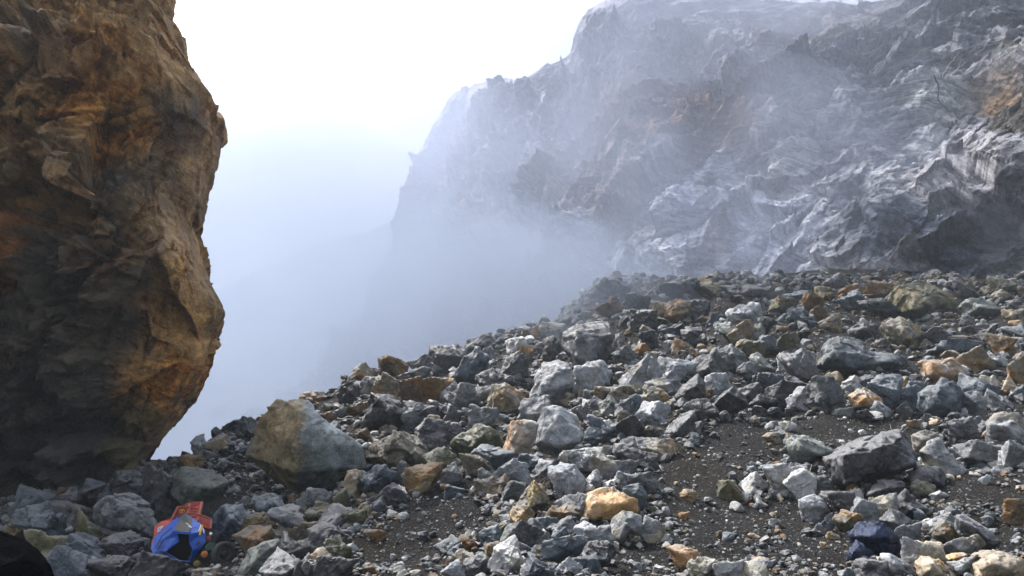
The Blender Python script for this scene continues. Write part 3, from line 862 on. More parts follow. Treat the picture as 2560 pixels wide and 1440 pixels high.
OTHERS = '''20 1312 107 1358 M
58 1360 110 1412 T
88 1382 144 1418 G
186 1392 228 1436 O
205 1392 350 1455 D
348 1378 480 1455 D
334 1370 368 1402 Y
428 1378 454 1402 T
107 1258 228 1332 D
350 1168 440 1290 D
280 1350 312 1380 D
310 1358 352 1394 G
664 1300 712 1318 L
478 1422 528 1448 T
556 1040 642 1104 G
512 1085 582 1135 T
528 1068 560 1096 G
478 1083 514 1148 L
382 1160 406 1184 D
362 1166 380 1180 D
440 1140 545 1176 N
574 1320 700 1402 N
833 1223 875 1298 M
768 1260 833 1338 M
775 1370 850 1435 T
828 1325 888 1378 D
957 1206 1044 1246 P
1045 1193 1088 1228 C
1110 1190 1152 1217 T
1086 1180 1112 1202 N
1084 1200 1120 1229 G
1158 1141 1208 1174 B
1193 1170 1250 1210 C
1266 1160 1318 1214 G
1255 1205 1314 1258 G
1110 1214 1174 1252 B
970 1275 1001 1295 P
1083 1343 1151 1399 B
1125 1378 1188 1438 T
1150 1345 1195 1382 N
882 1255 928 1320 N
926 1242 965 1298 G
735 1303 778 1344 G
908 1325 962 1362 N
892 1313 926 1332 B
688 1408 738 1448 G
752 1383 778 1434 L
940 995 998 1044 C
863 1006 922 1044 N
908 1020 964 1072 D
965 1025 1042 1075 M
1062 1042 1104 1108 T
1072 1010 1121 1058 G
1106 1008 1148 1094 G
1086 944 1168 988 O
1178 958 1224 988 B
885 1072 928 1102 N
806 1028 848 1058 O
1463 1062 1521 1121 L
1284 1135 1364 1192 B
1398 1130 1448 1162 T
1464 1175 1506 1231 L
1529 1149 1598 1202 G
1506 1199 1554 1228 P
1615 1099 1698 1161 T
1601 1064 1658 1104 T
1514 1062 1561 1101 D
1539 1092 1598 1161 G
1499 989 1554 1048 C
1452 998 1501 1051 P
1569 992 1611 1038 T
1539 1024 1594 1064 Y
1501 1046 1538 1078 P
1636 1002 1684 1041 M
1799 1024 1818 1043 T
1702 1222 1748 1264 T
1697 1279 1731 1304 N
1796 1202 1854 1258 M
1622 1266 1641 1284 Y
1632 1336 1688 1358 P
1459 1399 1494 1431 D
1302 1409 1339 1438 P
1632 1414 1664 1434 P
1316 1299 1361 1354 G
1372 1319 1431 1371 B
1442 1326 1503 1351 C
1454 1359 1534 1391 G
1806 1332 1834 1358 B
1867 1332 1908 1354 T
1876 1392 1926 1416 O
1246 1306 1281 1328 M
1272 1292 1324 1321 G
1198 1312 1261 1362 B
1212 1360 1262 1422 N
1519 1384 1544 1404 P
1356 1322 1378 1364 P
1399 1307 1441 1334 M
1356 1259 1448 1314 T
2153 1207 2274 1264 D
2272 1199 2333 1244 M
2084 1279 2153 1331 T
2026 1311 2066 1339 G
2066 1329 2098 1349 T
2115 1355 2190 1413 U
2194 1264 2251 1283 P
2271 1251 2306 1274 P
2327 1226 2374 1253 P
2279 1272 2326 1304 B
2304 1296 2329 1309 P
2331 1282 2390 1321 L
2317 1316 2374 1348 T
2272 1352 2351 1398 W
2349 1381 2414 1414 W
1947 1054 1993 1081 P
1977 1042 1993 1058 P
2117 1072 2136 1085 P
2147 1072 2166 1089 P
1916 1151 1954 1174 O
1906 1082 1951 1114 T
2446 1072 2474 1096 W
2407 1041 2461 1081 B
2236 1004 2276 1061 G
2186 1002 2239 1046 L
2322 1046 2358 1074 W
2269 1049 2308 1079 T
2359 1074 2421 1108 B
2396 1102 2508 1171 G
2367 1156 2418 1188 B
2471 1149 2521 1171 P
2359 1116 2394 1144 L
2424 1179 2458 1198 L
2449 1186 2484 1214 L
2537 1216 2556 1228 P
2506 1249 2568 1311 N
2019 1194 2051 1231 B
2049 1197 2088 1244 M
2004 1206 2024 1231 T
1911 1222 1938 1254 G
1924 1296 1946 1323 L
2047 1356 2066 1371 O
2039 1002 2081 1034 G
1989 992 2034 1021 G
1912 1017 1954 1039 B
2082 1019 2131 1044 C
2136 1022 2181 1048 D
1486 742 1558 804 N
1391 762 1478 811 G
1339 784 1389 836 T
1324 817 1358 853 O
1438 801 1466 823 L
1482 793 1527 819 T
1540 769 1607 826 G
1595 811 1646 844 T
1669 849 1692 867 P
1571 860 1628 896 N
1788 801 1845 865 C
1840 906 1894 963 G
1799 706 1921 746 D
1626 906 1713 945 N
1763 973 1821 1000 T
1557 937 1591 966 N
1540 964 1606 997 M
1391 879 1432 906 L
1397 983 1448 1021 T
1736 787 1778 816 N
1739 873 1771 893 P
1721 912 1759 936 O
1586 754 1610 774 L
1604 879 1652 905 T
1290 864 1346 904 O
1197 864 1241 908 G
980 899 1014 930 L
1153 909 1212 949 N
1252 871 1324 960 G
1002 937 1046 968 L
753 976 829 1013 N
996 966 1084 1013 M
2142 750 2255 798 D
2088 715 2167 746 N
2042 732 2087 755 N
2030 766 2096 804 N
1993 787 2051 820 D
2044 798 2075 823 T
2391 787 2435 835 D
2430 807 2503 871 D
2516 799 2562 826 W
2317 845 2466 896 B
2504 934 2566 984 W
2015 931 2087 966 M
2131 935 2200 982 G
2232 940 2267 985 Y
1957 909 2005 951 B
1949 879 1992 911 L
1917 802 1943 823 B
1941 814 1973 833 T
1969 857 2020 887 G
1975 955 2011 982 P
2012 964 2059 988 G
2442 717 2478 734 N
2507 762 2536 783 L
2537 841 2566 875 G
2348 876 2393 905 T
2259 954 2311 1006 B
2366 837 2432 856 T
2192 793 2231 816 T
2183 848 2225 875 D
2311 830 2338 847 O
2059 757 2086 771 L
2122 734 2182 751 W
1640 690 1760 760 D
1750 690 1830 715 T
2420 700 2470 722 N
2080 700 2150 716 N
1930 715 1990 735 G
2340 690 2390 708 M'''

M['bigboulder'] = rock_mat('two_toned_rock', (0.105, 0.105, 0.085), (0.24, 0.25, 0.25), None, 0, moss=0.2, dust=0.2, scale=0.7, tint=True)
ORDER = []
for (box, mat, outl, inner, land, label) in HEROES:
    kw = {}
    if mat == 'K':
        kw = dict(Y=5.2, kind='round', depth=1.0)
        # near boulder for the dark corner shape, its shade put into the black colour
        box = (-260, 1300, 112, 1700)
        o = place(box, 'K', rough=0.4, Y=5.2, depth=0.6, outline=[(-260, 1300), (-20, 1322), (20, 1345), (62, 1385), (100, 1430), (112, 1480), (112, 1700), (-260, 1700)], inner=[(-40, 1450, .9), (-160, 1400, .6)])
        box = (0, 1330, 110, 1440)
    else:
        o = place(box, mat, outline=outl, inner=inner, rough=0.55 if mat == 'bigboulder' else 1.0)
    tag(o, label, 'boulder')
    LAND.append((land, box))
    o['group'] = 'boulders of the rubble slope'

def describe(box, mat, land, used):
    x0, y0, x1, y1 = box
    w_, h_ = x1 - x0, y1 - y0
    s = max(w_, h_)
    size = 'big' if s > 85 else 'medium' if s > 50 else 'small' if s > 30 else 'tiny'
    shp = 'flat slab' if w_ > 2.0 * h_ else 'flattish block' if w_ > 1.45 * h_ else 'upright block' if h_ > 1.25 * w_ else 'chunk'
    cx, cy_ = (x0 + x1) / 2, (y0 + y1) / 2
    def rel(b):
        bx, by = (b[0] + b[2]) / 2, (b[1] + b[3]) / 2
        dx, dy = cx - bx, cy_ - by
        if abs(dx) > 1.8 * abs(dy): return 'right of' if dx > 0 else 'left of'
        if abs(dy) > 1.8 * abs(dx): return 'below' if dy > 0 else 'above'
        return ('below and ' if dy > 0 else 'above and ') + ('right of' if dx > 0 else 'left of')
    near = sorted(land, key=lambda l: math.hypot(cx - (l[1][0] + l[1][2]) / 2, cy_ - (l[1][1] + l[1][3]) / 2))
    col = CNAME[mat]
    for k in range(5):
        a = near[k]
        t = f'{size} {col} {shp} {rel(a[1])} the {a[0]}'
        if t not in used and len(t.split()) <= 16:
            return t
    for i in range(7):
        for j in range(i + 1, 9):
            a, c = near[i], near[j]
            t = f'{size} {col} {shp}, {rel(a[1])} {a[0]}, {rel(c[1])} {c[0]}'
            if t not in used and len(t.replace('-', ' ').split()) <= 16:
                return t
    return f'{size} {col} {shp} about {int(cx/25.6)} percent across and {int(cy_/14.4)} percent down'
USED = set()
def minor(box, mat, grp='smaller rocks of the rubble slope', **kw):
    big = max(box[2] - box[0], box[3] - box[1]) > 60
    o = place(box, mat, name='boulder' if big else 'rock', **kw)
    t = describe(box, mat, LAND + [('blue truck cab', (375, 1290, 520, 1400))], USED)
    USED.add(t)
    tag(o, t, 'boulder' if big else 'rock', 'boulders of the rubble slope' if big else grp)
for ln in OTHERS.splitlines():
    a = ln.split()
    minor(tuple(float(x) for x in a[:4]), a[4])

# bare soil where few stones lie (photo coordinates of the patches on the slope)
SOILP = [(1120, 1300, 130, 60), (1000, 1370, 140, 60), (1750, 1230, 110, 120), (1820, 1330, 120, 80), (2120, 1070, 240, 42), (1850, 1120, 110, 70), (2440, 1235, 120, 40),
         (2040, 1380, 120, 50), (1620, 1400, 90, 40), (1980, 1300, 60, 60), (2500, 1330, 60, 50)]
def soilness(px, py):
    m = 0
    for (a, b, c, d) in SOILP:
        m = np.maximum(m, np.clip(1.5 - (((px - a) / (c * 0.8)) ** 2 + ((py - b) / (d * 0.8)) ** 2), 0, 1))
    return m
SILX = _TP; SILY = _TR
n_auto = 0; tries = 0
NB_ = sum(1 for o in COL.objects if o.get('category') == 'boulder'); NR_ = sum(1 for o in COL.objects if o.get('category') == 'rock')
TRUCK = (360, 1235, 640, 1440)
while n_auto < 600 and tries < 40000:
    tries += 1
    cx = RNG.uniform(60, 2570)
    sy = float(np.interp(cx, SILX, SILY))
    cyy = RNG.uniform(sy + 12, 1436)
    s = float(RNG.uniform(30, 46) if RNG.random() < 0.6 else 46 + 66 * RNG.random() ** 2.0) * (0.7 if cyy < 900 else 1)
    asp = float(RNG.uniform(0.6, 1.0))
    box = (cx - s / 2, cyy - s * asp / 2, cx + s / 2, cyy + s * asp / 2)
    if max(soilness(cx + a_ * s * 0.5, cyy + b_ * s * 0.35) for a_ in (-1, 0, 1) for b_ in (-1, 0, 1)) > 0.35: continue
    if 380 < cx < 720 and cyy < 1200: continue
    if s > 60 and NB_ >= 295 or s <= 60 and NR_ >= 295: continue
    bad = False
    for t in TAKEN + [TRUCK]:
        ox = min(box[2], t[2]) - max(box[0], t[0]); oy = min(box[3], t[3]) - max(box[1], t[1])
        if ox > 0 and oy > 0 and ox * oy > 0.42 * s * s * asp:
            bad = True; break
    if bad: continue
    if cx < 460:
        mat = RNG.choice(list('DDGDMBG'))  # darker stones here, the shade of this corner put into their colours
    elif cyy < 900 and cx > 1600:
        mat = RNG.choice(list('NDTGBM'))
    elif cx < 1250:
        mat = RNG.choice(list('GDTMNBDGL'))
    else:
        mat = RNG.choice(list('GGLLBDTGDLP'))
    minor(box, str(mat))
    if s > 60: NB_ += 1
    else: NR_ += 1
    n_auto += 1

# ------------------------------------------------------------------ rubble too small to count
def stones(name, mats, n, smin, smax, power, weights, soil_keep, seed, sinkf=0.15, pxrange=(-260, 2820), bright=None):
    rng = np.random.default_rng(seed)
    tmpl = []
    for k in range(14):
        P = random_hull(rng, ['blocky', 'mid', 'slab'][k % 3])
        P = fit_box(P, 2, 2 * rng.uniform(0.7, 1.0), 2 * rng.uniform(0.45, 0.8))
        N, D = hull_planes([tuple(p) for p in P])
        dirs, F = ICO[2]
        r = hull_radius(dirs, N, D, 40)
        V = dirs * r[:, None]
        V = V * (1 + 0.09 * fbm(V * 2.2 + k * 9, 3))[:, None]
        tmpl.append((V, F))
    px = rng.uniform(*pxrange, n * 4)
    sy = np.interp(px, SILX, SILY)
    py = sy + 2 + (1560 - sy) * rng.uniform(0, 1, n * 4) ** 0.9
    cr = rng.uniform(0, 1, n * 4) < 0.14
    py = np.where(cr, sy - 6 + 30 * rng.uniform(0, 1, n * 4), py)
    keep = rng.uniform(0, 1, n * 4) > soilness(px, py) * (1 - soil_keep)
    keep &= ~((px > 362) & (px < 585) & (py > 1250) & (py < 1418))
    px, py = px[keep][:n], py[keep][:n]
    # put on the slope
    a, b = ray(px, py)
    Ys = np.arange(7.0, 74.0, 0.15)
    Yh = np.full(len(px), np.nan)
    alive = np.ones(len(px), bool)
    for Y in Ys:
        g = ground(a[alive] * Y, np.full(alive.sum(), Y), False)
        h = b[alive] * Y <= g
        idx = np.nonzero(alive)[0][h]
        Yh[idx] = Y
        alive[idx] = False
    ok = ~np.isnan(Yh)
    a, Yh, px, py = a[ok], Yh[ok], px[ok], py[ok]
    spx = (smin ** (1 - power) + rng.uniform(0, 1, len(a)) * (smax ** (1 - power) - smin ** (1 - power))) ** (1 / (1 - power))
    s = spx / FPX * Yh * 0.5
    X = a * Yh + rng.normal(0, 0.05, len(a)); Y = Yh + rng.normal(0, 0.08, len(a))
    Z = ground(X, Y)
    VV, FF, MI = [], [], []
    base = 0
    w_ = np.array(weights, float); w_ /= w_.sum()
    mi = rng.choice(len(mats), len(a), p=w_)
    for i in range(len(a)):
        V, F = tmpl[rng.integers(len(tmpl))]
        e = (rng.uniform(-0.5, 0.5), rng.uniform(-0.5, 0.5), rng.uniform(0, 6.28))
        cxx, sxx = math.cos(e[0]), math.sin(e[0]); c2, s2 = math.cos(e[1]), math.sin(e[1]); c3, s3 = math.cos(e[2]), math.sin(e[2])
        R = np.array([[c3, -s3, 0], [s3, c3, 0], [0, 0, 1]]) @ np.array([[c2, 0, s2], [0, 1, 0], [-s2, 0, c2]]) @ np.array([[1, 0, 0], [0, cxx, -sxx], [0, sxx, cxx]])
        q = (V * s[i]) @ R.T + np.array([X[i], Y[i], Z[i] + s[i] * (0.5 - sinkf)])
        VV.append(q); FF.append(F + base); MI.append(np.full(len(F), mi[i])); base += len(V)
    me = mesh_from(name, np.concatenate(VV), np.concatenate(FF), 3, smooth=False)
    o = link(name, me)
    for m in mats: me.materials.append(m)
    me.polygons.foreach_set('material_index', np.concatenate(MI).astype(np.int32))
    tag(o, kind='stuff')
    return o
SM = [M['G'], M['L'], M['D'], M['B'], M['T'], M['P'], M['N'], M['O'], M['C']]
stones('rubble', SM, 13000, 13, 44, 2.1, [5, 5.0, 5, 3.5, 2.2, 2.0, 2.5, 0.6, 0.6], 0.06, 3)
stones('gravel', SM, 42000, 2.4, 13, 2.1, [4, 5.5, 4, 3, 2, 4.5, 2, 0.5, .6], 0.85, 5)

# ------------------------------------------------------------------ crushed truck under the overhang
def grimy(name, col, rough):
    b = NB(name)
    tc = b.n('ShaderNodeTexCoord'); v = tc.outputs['Object']
    n = b.noise(v, 3.5, 8, 0.72, 0.5); n2 = b.noise(v, 22, 4, 0.7)
    c = b.mix(n2, tuple(x * 0.7 for x in col), tuple(min(1, x * 1.25) for x in col))
    c = b.mix(b.math('MULTIPLY', b.ramp(n, [(0.48, 0.0), (0.7, 1.0)]), 0.45), c, (0.07, 0.062, 0.052))
    b.l(c, b.p.inputs['Base Color'])
    b.l(b.math('ADD', b.math('MULTIPLY', n, 0.5), rough - 0.15), b.p.inputs['Roughness'])
    bp = b.n('ShaderNodeBump'); bp.inputs['Distance'].default_value = 0.05; bp.inputs['Strength'].default_value = 0.8
    b.l(b.noise(v, 4.5, 3, 0.5), bp.inputs['Height']); b.l(bp.outputs[0], b.p.inputs['Normal'])
    return b.m
RED = grimy('worn_red_paint', (0.36, 0.03, 0.015), 0.5)
PINK = grimy('scraped_red_paint', (0.33, 0.085, 0.06), 0.6)
BLUE = grimy('blue_cab_paint', (0.003, 0.075, 0.44), 0.4)
DBLUE = simple_mat('shadow_blue_paint', (0.004, 0.03, 0.13), 0.45, var=0.3)  # darker copy of the cab blue, shade put into its colour
GLASS = simple_mat('dull_windscreen_glass', (0.006, 0.014, 0.016), 0.5, var=0.2)
BLACK = simple_mat('black_interior', (0.006, 0.006, 0.007), 0.8)
RUBBER = simple_mat('tyre_rubber', (0.02, 0.02, 0.022), 0.8)
STEEL = simple_mat('dusty_rim_steel', (0.06, 0.06, 0.065), 0.6)
WHITE = simple_mat('white_paint', (0.75, 0.75, 0.75), 0.5, var=0.1)
YEL = simple_mat('yellow_paint', (0.55, 0.36, 0.03), 0.5, var=0.15)
ORG = simple_mat('orange_lamp_plastic', (0.42, 0.12, 0.01), 0.4, var=0.15)
ZP = 6.546
TY = 18.2
def tz(X, Y, dy=0.0):
    """detail coordinates round the truck -> place, dy metres further away"""
    return at(340 + X / ZP, 1220 + Y / ZP, TY + dy)

def poly(name, pts, faces, mat, parent, solid=0.0, bevel=0.0):
    me = bpy.data.meshes.new(name)
    org = parent.location if parent is not None and parent.parent is None else Vector()
    if parent is not None and parent.parent is not None:
        org = parent.parent.location
    me.from_pydata([Vector(p) - org for p in pts], [], faces)
    bm = bmesh.new(); bm.from_mesh(me)
    bmesh.ops.recalc_face_normals(bm, faces=bm.faces)
    if solid:
        bmesh.ops.solidify(bm, geom=list(bm.faces), thickness=solid)
    if bevel:
        bmesh.ops.bevel(bm, geom=list(bm.edges), offset=bevel, segments=2, affect='EDGES', clamp_overlap=True)
    bm.to_mesh(me); bm.free()
    o = link(name, me, mat, parent)
    return o

def bar(name, pairs, r, mat, parent, square=True):
    """bars of square section between pairs of points, one mesh"""
    bm = bmesh.new()
    org = parent.location if parent.parent is None else parent.parent.location
    for a, b in pairs:
        a = Vector(a) - org; b = Vector(b) - org
        d = (b - a).normalized()
        u = d.cross(Vector((0, 1, 0.01))).normalized(); v = d.cross(u).normalized()
        n = 4 if square else 8
        ring = []
        for q in (a, b):
            ring.append([bm.verts.new(q + (u * math.cos(t) + v * math.sin(t)) * r) for t in [math.pi / 4 + 2 * math.pi * i / n for i in range(n)]])
        for i in range(n):
            bm.faces.new((ring[0][i], ring[0][(i + 1) % n], ring[1][(i + 1) % n], ring[1][i]))
        bm.faces.new(ring[0][::-1]); bm.faces.new(ring[1])
    bmesh.ops.recalc_face_normals(bm, faces=bm.faces)
    me = bpy.data.meshes.new(name); bm.to_mesh(me); bm.free()
    return link(name, me, mat, parent)

truck = bpy.data.objects.new('truck', None)
COL.objects.link(truck)
truck.location = tz(900, 1250, 0.6)
tag(truck, 'crushed small truck with blue cab and red load bed, tipped over under the overhang', 'truck')

cv = [(240, 970, .5), (300, 800, .6), (560, 560, .7), (690, 470, .75), (810, 418, .8), (940, 500, .7), (1060, 590, .5), (1135, 700, .3), (1145, 880, .2),
      (1050, 1010, .1), (880, 1215, .1), (700, 1200, .1), (285, 1115, .3), (620, 715, .05), (880, 750, -.08), (680, 880, .0), (880, 900, -.05), (930, 1010, -.05),
      (480, 1055, .08), (700, 545, .35), (900, 665, .12), (440, 850, .16)]
C = [tz(*c) for c in cv]
cab = poly('cab', C + [tz(x, y, 1.7 + d) for x, y, d in cv[:13]],
           [(0, 1, 21, 18, 12), (1, 2, 13, 21), (21, 13, 15, 18), (2, 3, 19, 13), (4, 5, 20), (5, 6, 20), (6, 7, 14, 20), (7, 8, 16, 14), (8, 9, 17, 16), (9, 10, 17), (12, 18, 11)]
           + [(i, (i + 1) % 13, 22 + (i + 1) % 13, 22 + i) for i in range(13)] + [tuple(range(22, 35))], BLUE, truck, 0.03)
for p in cab.data.polygons: p.use_smooth = False
poly('rear_window', [tz(3 * 0 + x, y, d) for x, y, d in ((705, 540, .33), (700, 480, .62), (810, 425, .74), (925, 505, .6), (900, 650, .1))], [(0, 1, 2, 3, 4)], GLASS, truck, 0.02)
poly('windscreen', [tz(x, y, d) for x, y, d in ((700, 545, .30), (895, 665, .08), (870, 740, -.12), (630, 705, .0))], [(0, 1, 2, 3)], GLASS, truck, 0.02)
poly('cab_interior', [tz(x, y, d) for x, y, d in ((630, 720, .5), (880, 750, .5), (940, 1010, .5), (880, 1200, .5), (700, 1190, .5), (470, 1050, .5))], [(0, 1, 2, 3, 4, 5)], BLACK, truck, 0.02)
bar('wiper', [(tz(820, 570, -.02), tz(900, 635, -.05)), (tz(860, 625, -.03), tz(905, 645, -.08))], 0.012, WHITE, truck)
dr = poly('door', [tz(x, y, d - .05) for x, y, d in ((300, 1050, .22), (400, 860, .2), (600, 725, .03), (672, 800, .0), (672, 895, -.02), (490, 1035, .03))], [(0, 1, 2, 3, 4, 5)], BLUE, truck, 0.04, 0.01)
bar('door_edge', [(tz(320, 980, .1), tz(420, 790, .14)), (tz(420, 790, .14), tz(590, 650, .2)), (tz(345, 1010, .08), tz(445, 870, .06))], 0.012, DBLUE, truck)
bar('window_frame', [(tz(600, 722, -.04), tz(885, 738, -.14)), (tz(655, 740, -.03), tz(690, 890, -.04))], 0.035, BLUE, truck)
bar('roof_stripe', [(tz(1085, 610, .38), tz(1040, 770, .05))], 0.022, YEL, truck)
bar('roof_trim', [(tz(1062, 605, .40), tz(1025, 710, .1)), (tz(1085, 625, .36), tz(1115, 740, .2))], 0.010, WHITE, truck)
poly('badge', [tz(x, y, -.01) for x, y in ((975, 930), (1015, 870), (1045, 885), (1010, 950))], [(0, 1, 2, 3)], STEEL, truck, 0.02)
poly('lower_panel', [tz(x, y, d) for x, y, d in ((1145, 960, .2), (1225, 880, .35), (1300, 900, .5), (1260, 1010, .4), (1150, 1020, .2))], [(0, 1, 2, 3, 4)], simple_mat('green_panel', (0.06, 0.12, 0.09), 0.6), truck, 0.03)
poly('tail_reflector', [tz(x, y, .3) for x, y in ((1160, 800), (1200, 770), (1230, 800), (1220, 850), (1180, 850))], [(0, 1, 2, 3, 4)], simple_mat('pink_red_plastic', (0.4, 0.06, 0.07), 0.4), truck, 0.03)

def disc(name, c, axis, r, depth, mat, parent, seg=28, inner=None, r2=None):
    bm = bmesh.new()
    org = parent.location if parent.parent is None else parent.parent.location
    c = Vector(c) - org; a = Vector(axis).normalized()
    u = a.cross(Vector((0, 0, 1))).normalized(); v = a.cross(u)
    if inner is None:
        prof = [(0, -depth / 2), (r * .9, -depth / 2), (r, -depth / 3), (r, depth / 3), (r * .9, depth / 2), (0, depth / 2)]
    else:
        prof = [(inner, -depth * .35), (inner * 1.15, -depth / 2), (r * .92, -depth / 2), (r, -depth * .32), (r, depth * .32), (r * .92, depth / 2), (inner * 1.15, depth / 2), (inner, depth * .35)]
    rings = []
    for i in range(seg):
        t = 2 * math.pi * i / seg
        rings.append([bm.verts.new(c + (u * math.cos(t) + v * math.sin(t)) * max(q[0], 0.002) + a * q[1]) for q in prof])
    m = len(prof)
    for i in range(seg):
        j = (i + 1) % seg
        for k in range(m if inner else m - 1):
            bm.faces.new((rings[i][k], rings[j][k], rings[j][(k + 1) % m], rings[i][(k + 1) % m]))
    bmesh.ops.recalc_face_normals(bm, faces=bm.faces)
    me = bpy.data.meshes.new(name); bm.to_mesh(me); bm.free()
    me.polygons.foreach_set('use_smooth', [True] * len(me.polygons))
    return link(name, me, mat, parent)
wc = tz(1430, 1090, .05); wax = (0.80, -0.62, 0.12)
tyre = disc('tyre', wc, wax, 0.27, 0.17, RUBBER, truck, inner=0.17)
rim = disc('rim', wc, wax, 0.175, 0.10, STEEL, truck, inner=0.12)
disc('hub', wc - Vector(wax) * -0.02, wax, 0.075, 0.12, RUBBER, truck)
disc('turn_lamp', tz(1120, 1085, -.1), (0.2, -1, 0.1), 0.07, 0.06, ORG, truck)
disc('fog_lamp', tz(1000, 1240, 0), (0.1, -1, 0.2), 0.07, 0.06, simple_mat('dim_yellow_plastic', (0.2, 0.14, 0.02), 0.5), truck)
ml = disc('mirror', tz(1225, 748, .2), (0.1, -1, 0.3), 0.032, 0.03, simple_mat('bright_mirror', (0.85, 0.9, 0.95), 0.2, var=0.05), truck)
bar('mirror_arm', [(tz(1120, 720, .25), tz(1225, 748, .22))], 0.012, BLACK, truck)
poly('chassis', [tz(x, y, d) for x, y, d in ((900, 1180, .1), (1080, 1000, .2), (1330, 930, .5), (1500, 980, .4), (1530, 1220, .3), (1400, 1330, .1), (950, 1330, .0),
      (900, 1180, 1.6), (1080, 1000, 1.6), (1330, 930, 1.8), (1500, 980, 1.7), (1530, 1220, 1.5), (1400, 1330, 1.4), (950, 1330, 1.4))],
     [(0, 1, 2, 3, 4, 5, 6), (13, 12, 11, 10, 9, 8, 7)] + [(i, (i + 1) % 7, 7 + (i + 1) % 7, 7 + i) for i in range(7)], BLACK, truck)
# load bed
poly('load_bed', [tz(x, y, d) for x, y, d in ((690, 310, 1.0), (810, 262, 1.3), (1060, 222, 1.6), (1090, 245, 1.5), (1045, 440, 1.1), (1235, 520, 1.2), (1225, 680, 1.0), (1120, 640, .9), (1000, 560, .9), (560, 640, .95), (545, 560, .9))],
     [(0, 1, 2, 3, 4, 10), (4, 5, 6, 7, 8), (4, 8, 9, 10)], RED, truck, 0.06)
bar('bed_rib', [(tz(880, 262, 1.25), tz(850, 430, .92)), (tz(1082, 240, 1.4), tz(1010, 545, .82)), (tz(690, 305, .92), tz(545, 590, .8)), (tz(640, 400, .9), tz(600, 500, .85))], 0.035, PINK, truck)
bar('bed_rail', [(tz(810, 262, 1.22), tz(1090, 228, 1.45)), (tz(690, 315, .92), tz(865, 305, 1.1)), (tz(860, 405, .9), tz(1040, 440, .95)), (tz(1045, 440, 1.0), tz(1232, 515, 1.1)), (tz(1232, 515, 1.1), tz(1222, 665, .9)),
                 (tz(900, 330, 1.2), tz(1055, 350, 1.2))], 0.028, PINK, truck)
# red bonnet with its worn lettering
bon = poly('side_panel', [tz(x, y, d) for x, y, d in ((235, 950, .6), (290, 780, .65), (300, 640, .75), (400, 550, .8), (560, 485, .85), (655, 480, .9), (560, 590, .72), (350, 760, .62))],
           [(0, 1, 7), (1, 2, 3, 6, 7), (3, 4, 5, 6)], RED, truck, 0.03)
strokes = [((360, 690), (372, 655)), ((372, 655), (392, 640)), ((362, 695), (382, 690)), ((398, 672), (412, 625)), ((412, 625), (428, 632)), ((404, 650), (420, 652)), ((425, 655), (442, 618)), ((352, 720), (400, 690))]
bar('white_lettering', [(tz(a[0], a[1], .62), tz(b[0], b[1], .62)) for a, b in strokes], 0.016, WHITE, truck)
ys = [((700, 380), (730, 350)), ((730, 350), (748, 385)), ((748, 385), (775, 352)), ((775, 352), (800, 388)), ((705, 398), (770, 402)), ((745, 352), (770, 350))]
bar('yellow_lettering', [(tz(a[0], a[1], .85), tz(b[0], b[1], .88)) for a, b in ys], 0.011, YEL, truck)
ys2 = [((910, 375), (925, 400)), ((925, 375), (950, 378)), ((960, 380), (965, 405)), ((975, 382), (1000, 386))]
bar('red_lettering', [(tz(a[0], a[1], 1.0), tz(b[0], b[1], 1.0)) for a, b in ys2], 0.010, PINK, truck)

# ------------------------------------------------------------------ dead twigs, saplings and the trees on the brow
TWIG = simple_mat('dry_twig_bark', (0.16, 0.13, 0.10), 0.8)
PTWIG = simple_mat('pale_dry_stalk', (0.42, 0.40, 0.34), 0.8)
LEAF = simple_mat('dull_leaf', (0.05, 0.07, 0.03), 0.7, var=0.5, scale=2)
def tube(bm, pts, r0, r1, n=5):
    rings = []
    for i, p in enumerate(pts):
        p = Vector(p)
        d = (Vector(pts[min(i + 1, len(pts) - 1)]) - Vector(pts[max(i - 1, 0)])).normalized()
        u = d.cross(Vector((0.3, 1, 0.2))).normalized(); v = d.cross(u)
        r = r0 + (r1 - r0) * i / (len(pts) - 1)
        rings.append([bm.verts.new(p + (u * math.cos(2 * math.pi * k / n) + v * math.sin(2 * math.pi * k / n)) * r) for k in range(n)])
    for a, b in zip(rings, rings[1:]):
        for k in range(n):
            bm.faces.new((a[k], a[(k + 1) % n], b[(k + 1) % n], b[k]))
def twig(pixels, Y, r, mat, label, name='twig', side=0):
    bm = bmesh.new()
    pts = [at(x, y, Y) for x, y in pixels]
    org = pts[0].copy()
    rnd = random.Random(int(pixels[0][0]))
    def wob(a, b, k=5):
        return [a.lerp(b, t / k) + Vector((rnd.uniform(-1, 1), rnd.uniform(-1, 1), rnd.uniform(-1, 1))) * (a - b).length * 0.03 for t in range(k + 1)]
    path = []
    for a, b in zip(pts, pts[1:]):
        path += wob(a, b)[:-1]
    path.append(pts[-1])
    path = [p - org for p in path]
    tube(bm, path, r, r * 0.35)
    for k in range(side):
        i = rnd.randrange(2, len(path) - 1)
        a = path[i]; L = (path[-1] - path[0]).length * rnd.uniform(0.15, 0.35)
        b = a + Vector((rnd.uniform(-1, 1), rnd.uniform(-.6, .6), rnd.uniform(0.1, 1))).normalized() * L
        m = a.lerp(b, 0.5) + Vector((0, 0, -0.08 * L))
        tube(bm, [a, m, b], r * 0.5, r * 0.15)
    me = bpy.data.meshes.new(name); bm.to_mesh(me); bm.free()
    o = link(name, me, mat, loc=org)
    tag(o, label, name)
    return o
def cliff_depth(px, py):
    a, b = ray(px, py)
    V = CLIFFV.reshape(-1, 3)
    x, y = project(V[:, 0], V[:, 1], V[:, 2])
    d = (x - px) ** 2 + (y - py) ** 2
    i = np.argsort(d)[:6]
    return float(V[i, 1].min()) - 0.15
Yc = cliff_depth(2345, 240)
